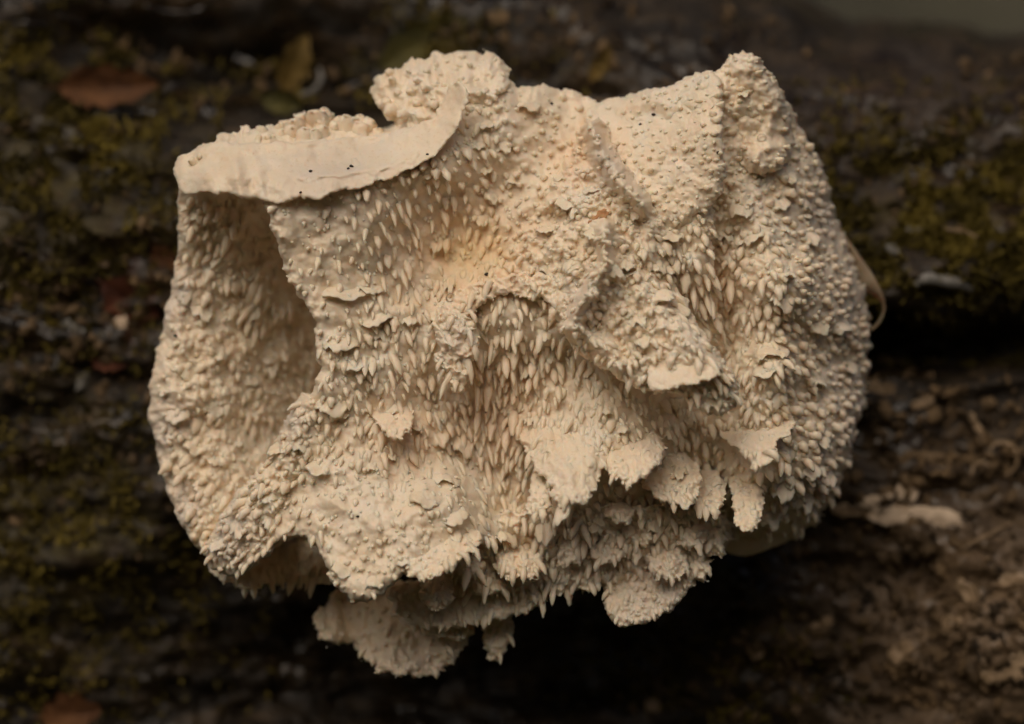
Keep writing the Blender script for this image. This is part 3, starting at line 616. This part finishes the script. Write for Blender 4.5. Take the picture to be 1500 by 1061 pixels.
# photo position marks the middle of the tooth: step back half its length along the skin
base = base - g * (ln * .25)[:, None] * S + n * (ln * .15 * np.maximum(0, (g * n).sum(-1)))[:, None] * S
MAT = np.stack([Xl * rad[:, None] * S, Yl * rad[:, None] * S, Zl * ln[:, None] * S], -1)   # columns
var = r.integers(0, NV, nt)
rank = np.argsort(-(rad * ln))
single = set(rank[:300].tolist())
for i in rank[:300]:
    M4 = Matrix([[*MAT[i, 0], base[i, 0]], [*MAT[i, 1], base[i, 1]], [*MAT[i, 2], base[i, 2]], [0, 0, 0, 1]])
    o = link('tooth', T_ME[var[i]], fungus); o.matrix_basis = M4
VV = []; FF = []; off = 0
for k in range(NV):
    ii = np.array([i for i in range(nt) if var[i] == k and i not in single])
    v, f = TV[k]
    VV.append((np.einsum('nij,vj->nvi', MAT[ii], v) + base[ii][:, None]).reshape(-1, 3))
    FF.append((np.arange(len(ii))[:, None, None] * len(v) + f + off).reshape(-1, 3)); off += len(ii) * len(v)
link('teeth', mesh_from('teeth', np.concatenate(VV), np.concatenate(FF), M_FUN), fungus, kind='stuff')

# fine nubs between the teeth
r = np.random.default_rng(57)
Cn = np.stack([r.uniform(200, 1300, 30000), r.uniform(60, 1000, 30000)], -1)
dn, nn, tmn, grn = comp_at(Cn[:, 0], Cn[:, 1])
ok = (dn > -200) & (r.random(len(Cn)) < tmn * .55) & (grn < 3) & (fbm(Cn[:, 0] * .03, Cn[:, 1] * .03, 91, 2) > -.15)
Cn, dn, nn = Cn[ok][:1400], dn[ok][:1400], nn[ok][:1400]
rn_ = r.uniform(1.2, 2.9, len(Cn)) * S; hn = rn_ * r.uniform(.7, 2.0, len(Cn))
dirn = nn + np.array([0, 0, -.5]) + .15 * r.normal(size=nn.shape); dirn /= np.linalg.norm(dirn, axis=1, keepdims=True)
ta = np.cross(dirn, np.array([.3, .2, 1.])); ta /= np.linalg.norm(ta, axis=1, keepdims=True); tb = np.cross(dirn, ta)
bn = W(Cn[:, 0], Cn[:, 1], dn) - FB
aa = np.linspace(0, 2 * np.pi, 6, endpoint=False); rings = []
for hh, pp in ((-.5, 1.5), (.35, 1.0), (.8, .62)):
    rings.append(bn[:, None] + dirn[:, None] * (hh * hn)[:, None, None] + (ta[:, None] * np.cos(aa)[None, :, None] + tb[:, None] * np.sin(aa)[None, :, None]) * (pp * rn_)[:, None, None])
Vn = np.concatenate(rings + [(bn + dirn * hn[:, None])[:, None]], 1)
i6 = np.arange(6); j6 = (i6 + 1) % 6
Fn = np.concatenate([np.stack([i6 + 6 * k, j6 + 6 * k, j6 + 6 * k + 6], -1) for k in (0, 1)] + [np.stack([i6 + 6 * k, j6 + 6 * k + 6, i6 + 6 * k + 6], -1) for k in (0, 1)] + [np.stack([i6 + 12, j6 + 12, np.full(6, 18)], -1)])
link('nubs', mesh_from('nubs', Vn.reshape(-1, 3), (np.arange(len(Cn))[:, None, None] * 19 + Fn).reshape(-1, 3), M_FUN), fungus, kind='stuff')

# ragged scales: teeth fused into small flaps with a torn lower edge
def scale_variant(k):
    rr = np.random.default_rng(300 + k); nu, nv = 15, 9
    u = np.linspace(-1, 1, nu); v = np.linspace(0, 1, nv)
    kn = np.sort(rr.uniform(-1, 1, rr.integers(2, 5))); tri = np.clip(np.min(np.abs(u[:, None] - kn), 1) / .28, 0, 1)
    jag = 1 - .28 * u ** 2 - rr.uniform(.15, .4) * tri * rr.uniform(.5, 1, nu) - .07 * rr.random(nu)
    U, Vv = np.meshgrid(u, v)
    wprof = (.66 + .34 * Vv ** .7) * (1 - .10 * Vv ** 4)
    x = U * wprof * .5 + .025 * rr.normal(size=U.shape) * Vv; z = -Vv * jag[None]
    lift = -.16 + .10 * math.cos(k) * U + .50 * np.sin(Vv * 1.35) ** 1.3 * (1 - .75 * np.abs(U) ** 2.2) + .10 * fbm(U * 1.6 + k * 5, Vv * 1.9, k, 2) * Vv - .10 * np.abs(U) ** 3
    th = .10 + .34 * (1 - Vv) ** .8 - .06 * np.abs(U) ** 3
    A = np.stack([x, lift, z], -1); B = np.stack([x * .94, lift - th, z * .96 + .02], -1)
    V = np.concatenate([A.reshape(-1, 3), B.reshape(-1, 3)]); N = nu * nv
    i = np.arange(N).reshape(nv, nu)
    F = [np.stack([i[:-1, :-1], i[:-1, 1:], i[1:, 1:], i[1:, :-1]], -1).reshape(-1, 4)]
    F.append(F[0][:, ::-1] + N)
    rim = np.concatenate([i[0, :], i[1:, -1], i[-1, -2::-1], i[-2:0:-1, 0]]); rn = np.roll(rim, -1)
    F.append(np.stack([rim, rim + N, rn + N, rn], -1))
    return V, np.concatenate(F)[:, ::-1]
S_ME = [mesh_from('scale', *scale_variant(k), M_FUN) for k in range(12)]
def put_scale(px, py, w, l, ang=0.0, out=.45, k=0, dd=None):
    dd_, n, _, gr = comp_at(np.array([px]), np.array([py - l * .35])); n = n[0]
    if dd is not None: n = np.array([0, -1., 0])
    dep = dd_[0] if dd is None else dd
    if dep < -200: return
    n = n * .6 + np.array([0, -.4, .0]); n /= np.linalg.norm(n)
    g = np.array([math.sin(math.radians(ang)), 0, -math.cos(math.radians(ang))])
    g = g - n * (g @ n) * .8 + n * (out - .35); g /= np.linalg.norm(g)
    Zl = -g; Yl = n - Zl * (n @ Zl); Yl /= np.linalg.norm(Yl); Xl = np.cross(Yl, Zl)
    p = W(px, py - l * .45, dep) - FB + n * 1.0 * S
    o = link('scale', S_ME[k % 12], fungus)
    o.matrix_basis = Matrix([[Xl[a] * w * S, Yl[a] * min(w, l) * S, Zl[a] * l * S, p[a]] for a in range(3)] + [[0, 0, 0, 1]])
SC = [ # px, py (middle), width, length, angle
 (505, 432, 75, 28, 0), (545, 470, 60, 30, 8), (500, 505, 60, 34, -5), (560, 490, 40, 32, 0), (520, 535, 55, 26, 0), (485, 600, 55, 30, -10), (450, 655, 40, 32, -20), (470, 690, 44, 30, -15),
 (545, 425, 45, 22, 0), (600, 470, 28, 26, 0), (560, 605, 60, 30, 0), (640, 640, 40, 40, 5), (675, 655, 46, 50, 0), (655, 705, 52, 36, 0), (625, 735, 50, 34, -4), (660, 760, 60, 34, 6),
 (710, 185, 40, 26, 0), (735, 215, 38, 26, 5), (700, 215, 30, 26, 0), (770, 160, 50, 30, 0), (750, 265, 34, 28, 0), (720, 290, 26, 30, 0), (705, 320, 30, 34, 5), (640, 360, 24, 34, 0), (660, 420, 22, 40, 0),
 (1180, 350, 50, 40, 10), (1148, 442, 48, 44, -10), (1130, 520, 56, 34, 10), (1120, 545, 50, 30, 14), (1135, 585, 48, 34, -5), (1100, 350, 40, 36, 10), (1060, 345, 36, 30, 10), (1140, 300, 44, 30, 8), (1180, 300, 40, 32, 12), (1085, 310, 40, 30, 8),
 (978, 350, 44, 30, 15), (960, 440, 40, 40, 25), (990, 460, 40, 34, 20), (930, 470, 36, 30, 10), (920, 390, 30, 26, 0), (960, 395, 34, 26, 10), (870, 345, 34, 26, 0), (830, 300, 36, 24, 0), (800, 340, 36, 24, 0), (870, 280, 44, 26, 0), (880, 310, 40, 24, 0), (840, 390, 40, 28, 0), (800, 395, 36, 24, 0),
 (905, 575, 30, 36, 0), (885, 590, 24, 30, 0), (860, 545, 24, 26, 0), (770, 545, 24, 34, 0), (805, 520, 26, 30, -10), (940, 600, 26, 30, 0), (980, 640, 30, 36, 10),
 (1195, 560, 36, 30, 10), (1215, 590, 34, 34, 12), (1200, 645, 36, 36, 10), (1185, 690, 44, 40, 5), (1180, 735, 44, 40, 0), (1210, 700, 36, 36, 15), (1150, 660, 40, 40, 10), (1230, 480, 44, 30, 14), (1200, 480, 40, 28, 10), (1240, 540, 40, 30, 14), (1150, 720, 40, 44, 0), (1130, 760, 44, 40, 0),
 (800, 780, 36, 46, 0), (735, 790, 50, 44, 0), (955, 745, 44, 44, 0), (1000, 735, 40, 44, 6), (875, 765, 34, 44, 0), (820, 755, 34, 44, 0), (990, 700, 36, 36, 8), (1035, 720, 40, 44, 4), (1060, 770, 40, 44, 4),
 (280, 545, 56, 40, -15), (320, 600, 40, 34, -20), (350, 420, 34, 40, -25), (375, 460, 30, 40, -20), (300, 460, 44, 30, -15), (320, 400, 36, 30, -25), (345, 340, 34, 34, -35), (300, 320, 34, 30, -30), (290, 660, 40, 36, -20), (320, 680, 40, 34, -25), (370, 560, 40, 34, -20), (400, 540, 30, 40, -20), (260, 610, 44, 30, -14), (300, 720, 36, 30, -25), (340, 740, 40, 30, -25), (380, 690, 36, 30, -25), (410, 660, 34, 28, -20), (395, 730, 34, 30, -15), (355, 775, 36, 36, -20), (325, 800, 40, 30, -20), (400, 770, 32, 36, -15),
 (545, 852, 40, 30, 5), (505, 838, 36, 24, -10)]
r = random.Random(5)
for i, (px, py, w, l, a) in enumerate(SC):
    put_scale(px, py, w, l, a + r.uniform(-8, 8), .45 + r.uniform(-.1, .15), i * 5 + (i // 7))
# more, where the flesh is torn: between the listed ones
for i in range(130):
    zone = r.choice([(1070, 1230, 300, 740), (780, 1000, 290, 520), (450, 700, 440, 840), (240, 440, 320, 800), (580, 830, 90, 300), (760, 1060, 590, 780), (1080, 1180, 100, 300)])
    px, py = r.uniform(zone[0], zone[1]), r.uniform(zone[2], zone[3])
    _, _, tm, gr = comp_at(np.array([px]), np.array([py]))
    if tm[0] < .5 or gr[0] > 2.5: continue
    w = r.uniform(13, 30); put_scale(px, py, w, w * r.uniform(.7, 1.2), (px - 720) * .03 + r.uniform(-14, 14), .5 + r.uniform(-.1, .2), r.randrange(12))

# ------------------------------------------------------------------ small things
def tube_mesh(name, pts, rads, mat, ns=9, flat=1.0):
    """pts in metres"""
    pts = np.asarray(pts, float); t = np.gradient(pts, axis=0); t /= np.linalg.norm(t, axis=1, keepdims=True)
    up = np.array([0.1, -1.0, 0.2]); a = np.cross(t, up); a /= np.linalg.norm(a, axis=1, keepdims=True); b = np.cross(t, a)
    th = np.linspace(0, 2 * np.pi, ns, endpoint=False)
    V = pts[:, None] + (a[:, None] * np.cos(th)[None, :, None] + b[:, None] * np.sin(th)[None, :, None] * flat) * np.asarray(rads)[:, None, None]
    n_ = len(pts); i = np.arange(n_ * ns).reshape(n_, ns); j = np.roll(i, -1, 1)
    F = np.stack([i[:-1], i[1:], j[1:], j[:-1]], -1).reshape(-1, 4)
    V = np.concatenate([V.reshape(-1, 3), pts[:1], pts[-1:]]); c0, c1 = n_ * ns, n_ * ns + 1
    caps = np.concatenate([np.stack([np.full(ns, c0), i[0], j[0], j[0]], -1), np.stack([np.full(ns, c1), j[-1], i[-1], i[-1]], -1)])
    tri = np.concatenate([F[:, [0, 1, 2]], F[:, [0, 2, 3]], caps[:, :3]])
    return mesh_from(name, V, tri, mat)
def smooth_path(pts, n=28):
    pts = np.asarray(pts, float); s = np.linspace(0, 1, len(pts)); u = np.linspace(0, 1, n)
    out = np.stack([np.interp(u, s, pts[:, k]) for k in range(pts.shape[1])], 1)
    for _ in range(3):
        o2 = out.copy(); o2[1:-1] = (out[:-2] + out[1:-1] * 2 + out[2:]) / 4; out = o2
    return out
def tube_thing(name, pts, rad, mat, lift=6, seed=0, flat=1.0, taper=.5, dfun=log_d, **props):
    """pts: (px, py); lies on the log"""
    p = smooth_path(pts); rr = np.random.default_rng(seed)
    d = dfun(p[:, 0], p[:, 1]); d = np.convolve(np.pad(d, 4, 'edge'), np.ones(9) / 9, 'valid') + lift
    u = np.linspace(0, 1, len(p)); rad_ = rad * S * (1 - taper * np.abs(2 * u - 1) ** 2.5) * (1 + .1 * rr.normal(size=len(p)))
    V = W(p[:, 0], p[:, 1], d); o0 = V.mean(0)
    o = link(name, tube_mesh(name, V - o0, rad_, mat, flat=flat), **props); o.location = o0; return o
def chip(name, px, py, w, h, ang, mat, seed, thick=6, lift=3, dfun=log_d, **props):
    """an irregular flat fragment with broken edges"""
    rr = np.random.default_rng(seed); nu, nv = 17, 7
    u = np.linspace(-1, 1, nu); v = np.linspace(-1, 1, nv); U, Vv = np.meshgrid(u, v)
    top = 1 + .20 * np.convolve(rr.normal(size=nu + 2), [.5, .7, .5], 'valid'); end = (1 - np.abs(u) ** 7 * .55)
    x = U * w / 2 * (1 + .05 * rr.normal(size=(nv, 1))); y = Vv * h / 2 * top * end
    c, s_ = math.cos(math.radians(ang)), math.sin(math.radians(ang))
    bx = px + x * c - y * s_; by = py + x * s_ + y * c
    d0 = float(np.mean(dfun(bx, by))) + lift
    gx = float(dfun(np.array(px + 12.), np.array(py * 1.)) - dfun(np.array(px - 12.), np.array(py * 1.))) / 24; gx = max(-.6, min(.6, gx))
    dep = d0 + gx * (bx - px) + 3 * fbm(U * 1.5 + seed, Vv * 1.5, seed, 2) + thick * .15 * (1 - Vv ** 2)
    edge = (1 - np.abs(Vv) ** 5) * (1 - np.abs(U) ** 6)
    A = W(bx, by, dep); B = W(bx, by, dep - thick * edge - .6)
    o0 = A.reshape(-1, 3).mean(0); V = np.concatenate([A.reshape(-1, 3), B.reshape(-1, 3)]) - o0
    N = nu * nv; i = np.arange(N).reshape(nv, nu)
    f0 = np.stack([i[:-1, :-1], i[1:, :-1], i[1:, 1:], i[:-1, 1:]], -1).reshape(-1, 4)
    rim = np.concatenate([i[0, :], i[1:, -1], i[-1, -2::-1], i[-2:0:-1, 0]]); rn = np.roll(rim, -1)
    F = np.concatenate([f0, f0[:, ::-1] + N, np.stack([rim, rn, rn + N, rim + N], -1)])
    o = link(name, mesh_from(name, V, F, mat), **props); o.location = o0; return o
def leaf(px, py, w, h, ang, mat, seed, curl=10, lift=8, **props):
    """curled dead leaf with a midrib, wavy margin and stalk"""
    rr = np.random.default_rng(seed); nu, nv = 31, 11
    u = np.linspace(0, 1, nu); v = np.linspace(-1, 1, nv); U, Vv = np.meshgrid(u, v)
    half = np.sin(np.pi * u ** .8) ** .75 * (1 + .13 * np.sin(u * 23 + seed) + .06 * rr.normal(size=nu))
    x = (U - .5) * w; y = Vv * half * h / 2
    c, s_ = math.cos(math.radians(ang)), math.sin(math.radians(ang))
    bx = px + x * c - y * s_; by = py + x * s_ + y * c
    dep = float(np.mean(log_d(bx, by))) + lift + curl * (np.abs(Vv) ** 1.6 * half) + curl * .8 * np.sin(U * 4 + seed) + 3 * fbm(U * 4, Vv * 2, seed, 3) - 2.2 * np.exp(-(Vv / .12) ** 2)
    A = W(bx, by, dep); B = W(bx, by, dep - 1.2); root = empty('dead_leaf', tuple(A.reshape(-1, 3).mean(0)), **props); o0 = np.array(root.location)
    V = np.concatenate([A.reshape(-1, 3), B.reshape(-1, 3)]) - o0; N = nu * nv; i = np.arange(N).reshape(nv, nu)
    f0 = np.stack([i[:-1, :-1], i[1:, :-1], i[1:, 1:], i[:-1, 1:]], -1).reshape(-1, 4)
    link('blade', mesh_from('blade', V, np.concatenate([f0, f0[:, ::-1] + N]), mat), root)
    mid = A[nv // 2]; st = mid[0] + (mid[0] - mid[4]) * .8
    pts = np.concatenate([[st], mid]) - o0 + np.array([0, -.8 * S, 0])
    link('midrib', tube_mesh('midrib', pts, np.linspace(2.2, .5, len(pts)) * S, mat), root)
    return root

leaf(158, 126, 150, 62, -2, M_LEAFO, 3, curl=14, lift=75, label='rust orange dead leaf lying in the dark wet hollow of the log', category='leaf')
leaf(432, 92, 92, 46, -68, M_LEAFY, 5, curl=10, lift=45, label='ochre yellow leaf scrap standing upright above the olive leaf scrap', category='leaf')
leaf(415, 150, 62, 36, 8, M_LEAFG, 6, curl=8, lift=40, label='olive green leaf scrap under the upright yellow leaf', category='leaf')
leaf(190, 440, 96, 60, 32, M_LEAFR, 8, curl=10, lift=6, label='larger dark red brown leaf scrap on the log beside the hollow frond', category='leaf')
leaf(240, 382, 50, 34, 55, M_LEAFO, 9, curl=8, lift=6, label='small orange red leaf tip touching the hollow frond of the fungus', category='leaf')
leaf(158, 530, 56, 30, 12, M_LEAFR, 10, curl=6, lift=6, label='small red brown leaf scrap among pale fragments below the larger red leaf', category='leaf')
leaf(105, 1045, 90, 60, -8, M_LEAFO, 12, curl=10, lift=40, label='rusty brown leaf scrap low on the dark mossy side of the log', category='leaf')
leaf(620, 60, 150, 60, -30, M_LEAFG, 14, curl=12, lift=14, label='blurred olive leaf behind the top of the fungus', category='leaf')
leaf(880, 92, 60, 26, -62, M_LEAFY, 16, curl=8, lift=16, label='small yellow brown leaf sliver on bark above the dip of the fungus', category='leaf')

tube_thing('curled_twig_glint', [(440, 140), (460, 134), (471, 118), (468, 100)], 5, M_WHITE, 60, 1, label='pale crescent standing in for a wet glint beside the upright yellow leaf', category='twig')  # wet glint modelled as a pale solid strip, its brightness put into the colour
tube_thing('curled_twig_glint', [(212, 8), (240, 18), (278, 20), (302, 10), (312, -6)], 5, M_TWIG, 50, 2, label='dark wet curved twig with a shiny edge above the orange leaf', category='twig')
tube_thing('wet_twig', [(22, 36), (45, 34), (70, 36)], 6, M_TWIG, 20, 3, label='short dark wet twig lying level at the edge of the hollow with the orange leaf', category='twig')
tube_thing('wet_twig', [(85, 22), (105, 28), (124, 36)], 5, M_TWIG, 20, 4, label='short glossy wet twig slanting above the orange leaf', category='twig')
for i, (px, py) in enumerate([(250, 130), (215, 165), (155, 168), (305, 165), (520, 125), (360, 90)]):
    chip('wet_bark_fragment', px, py, 24 + 6 * (i % 3), 10, (i * 47) % 60 - 30, M_TWIG, 60 + i, 5, 16, label='small glossy black bark fragment in the wet hollow around the orange leaf', category='bark', group='wet bark fragments in the hollow')

chip('wood_fragment', 108, 480, 32, 13, 35, M_WHITE, 21, 8, 5, label='greyish white elongated fragment stuck on the log below the moss', category='fragment')
chip('wood_fragment', 177, 474, 22, 17, 10, M_WOODP, 22, 9, 6, label='small cream rounded fragment on the red brown leaf scrap', category='fragment')
chip('wood_fragment', 120, 560, 30, 13, -65, M_WHITE, 23, 7, 5, label='grey white upright fragment on dark bark below the other pale fragments', category='fragment')
chip('wood_fragment', 150, 385, 20, 12, 0, M_TAN, 24, 6, 5, label='tiny tan fragment in the moss above the red leaf scrap', category='fragment')
tube_thing('bleached_twig', [(1342, 418), (1356, 408), (1380, 412), (1405, 416), (1424, 426)], 10, M_WHITE, 8, 6, taper=.55, label='bleached grey white twig stub on the mossy edge over the dark crack', category='twig')
chip('lichen_flake', 1306, 366, 22, 12, 35, M_WHITE, 25, 5, 8, label='small white flake in moss next to the curled membrane', category='flake')
chip('lichen_flake', 1340, 338, 26, 8, 5, M_WHITE, 26, 5, 8, label='thin greyish flake in moss above the bleached twig', category='flake')
tube_thing('pale_stem', [(1378, 332), (1395, 338), (1415, 340), (1432, 348)], 3.5, M_TAN, 8, 7, label='thin tan stem curving through the moss above the bleached twig', category='stem')
chip('wood_chip', 1290, 572, 42, 24, 6, M_TAN, 27, 9, 6, label='tan oval wood chip just below the dark crack by the fungus', category='wood chip')
chip('wood_chip', 1340, 757, 136, 30, 4, M_WOODP, 28, 9, 8, label='long pale wood splinter, largest of the three on dark wood', category='wood chip')
chip('wood_chip', 1282, 733, 52, 17, -14, M_WOODP, 29, 8, 8, label='narrow pale wood splinter just above the longest splinter', category='wood chip')
chip('wood_chip', 1328, 722, 34, 22, 24, M_WOODP, 30, 10, 8, label='short stubby pale wood chip above the longest splinter', category='wood chip')
chip('wood_chip', 1240, 748, 46, 16, 8, M_TAN, 33, 8, 6, label='brownish wood splinter between the fungus and the longest splinter', category='wood chip')
tube_thing('curled_worm_cast', [(1452, 672), (1450, 655), (1464, 648), (1482, 652), (1492, 668), (1488, 688), (1472, 696)], 3.6, M_TAN, 8, 8, label='pale ring shaped curl on dark wood below the crack', category='curl')
tube_thing('curled_worm_cast', [(1422, 700), (1426, 682), (1440, 676), (1450, 684)], 2.8, M_TAN, 8, 9, label='small pale hook shaped curl beside the larger ring', category='curl')
tube_thing('thin_twig', [(1408, 806), (1432, 792), (1456, 780), (1482, 766)], 3.2, M_TAN, 8, 10, label='thin brown straight twig slanting over the crumbly wood below the pale splinters', category='twig')
for i, (px, py, w, h, a) in enumerate([(1352, 590, 36, 14, -20), (1430, 622, 40, 10, 60), (1360, 668, 46, 12, 4), (1470, 980, 70, 44, -10), (1420, 868, 48, 22, 40), (1395, 912, 30, 18, 0), (1320, 955, 40, 22, -40), (1205, 915, 34, 18, -30), (1105, 952, 30, 16, 60), (956, 1034, 22, 18, 0), (1480, 850, 50, 18, -8)]):
    chip('rotten_wood_piece', px, py, w, h, a, M_TAN, 70 + i, 9, 7, label='crumbly tan piece of rotten wood on the decayed part of the log below the crack', category='wood', group='crumbly pieces of rotten wood')

# curled membrane hanging off the right rim of the fungus
p = smooth_path([(1222, 318), (1236, 342), (1256, 370), (1278, 400), (1294, 432), (1298, 456), (1288, 476), (1268, 492)], 34)
u = np.linspace(0, 1, 34); tg = np.gradient(p, axis=0); tg /= np.linalg.norm(tg, axis=1, keepdims=True); nr = np.stack([-tg[:, 1], tg[:, 0]], 1)
wid = 4 + 34 * np.exp(-((u - .42) / .12) ** 2) + 6 * np.exp(-((u - .25) / .15) ** 2)
V = []; nvv = 8
for sgn in (0, 1):
    for k in range(nvv):
        f = k / (nvv - 1); q_ = p + nr * (wid * f)[:, None]
        dep = 70 + 16 * np.sin(u * 3) - 22 * f * f - sgn * (1.4 + 1.5 * (1 - f)) - 8 * u
        V.append(W(q_[:, 0], q_[:, 1], dep))
V = np.array(V); o0 = V.reshape(-1, 3).mean(0); i = np.arange(2 * nvv * 34).reshape(2, nvv, 34)
f0 = np.stack([i[0, :-1, :-1], i[0, 1:, :-1], i[0, 1:, 1:], i[0, :-1, 1:]], -1).reshape(-1, 4)
f1 = np.stack([i[1, :-1, :-1], i[1, :-1, 1:], i[1, 1:, 1:], i[1, 1:, :-1]], -1).reshape(-1, 4)
ed = np.concatenate([np.stack([i[0, k, :-1], i[0, k, 1:], i[1, k, 1:], i[1, k, :-1]], -1) for k in (0, nvv - 1)])
mb = link('curled_membrane', mesh_from('curled_membrane', V.reshape(-1, 3) - o0, np.concatenate([f0, f1, ed]), M_SKIN), label='thin tan curled membrane looping off the knobbly rim of the fungus beside the moss', category='membrane')
mb.location = o0

# specks of soil, an orange flake and water drops on the fungus
def fun_d(px, py): return comp_at(px, py)[0]
r = np.random.default_rng(41)
for i, (px, py, sz) in enumerate([(515, 244, 3), (510, 247, 2), (455, 251, 2.4), (808, 152, 2.6), (713, 402, 3), (957, 168, 2.4), (938, 182, 2.2), (1052, 224, 2.6), (524, 757, 2), (257, 492, 2.6), (605, 503, 1.8), (440, 282, 2), (626, 226, 1.8)]):
    d, n, _, _ = comp_at(np.array([px]), np.array([py]))
    o = link('soil_speck', mesh_from('soil_speck', LV * sz * S * (1 + .2 * r.normal(size=(len(LV), 1))) * np.array([1.2, .8, .8]), LF, M_SOIL), label='tiny black soil speck on the cream fungus', category='speck', group='soil specks on the fungus')
    o.location = W(px, py, d[0] + 1.2)
chip('orange_flake', 876, 320, 36, 13, -42, M_ORANGE, 51, 4, 5, dfun=lambda x, y: np.asarray(comp_at(np.atleast_1d(x), np.atleast_1d(y))[0]).reshape(np.shape(x)) if np.ndim(x) < 2 else comp_at(x.ravel(), y.ravel())[0].reshape(x.shape), label='small orange flake stuck on the middle of the fungus', category='flake')
bu = np.linspace(0, 2 * np.pi, 24, endpoint=False); bv = np.linspace(0, np.pi, 14)
BU, BV = np.meshgrid(bu, bv); BP = np.stack([np.cos(BU) * np.sin(BV), np.sin(BU) * np.sin(BV), np.cos(BV)], -1).reshape(-1, 3)
ib = np.arange(24 * 14).reshape(14, 24); jb = np.roll(ib, -1, 1)
BF = np.stack([ib[:-1], ib[1:], jb[1:], jb[:-1]], -1).reshape(-1, 4)
for px, py, sz, lab in [(660, 437, 7, 'round water drop on the rim of the arch in mid fungus'), (752, 410, 5, 'small water drop on the top of the arch in mid fungus'), (1116, 203, 7, 'water drop on the smooth upper fold beside the slab of the fungus'), (1040, 726, 3.5, 'tiny bright water drop on the lower lobes of the fungus')]:
    d, n, _, _ = comp_at(np.array([px]), np.array([py]))
    o = link('water_drop', mesh_from('water_drop', BP * sz * S * np.array([1, .75, 1]), BF, M_WATER), label=lab, category='water drop')
    o.location = W(px, py, d[0] + sz * .35)
print('teeth', nt)
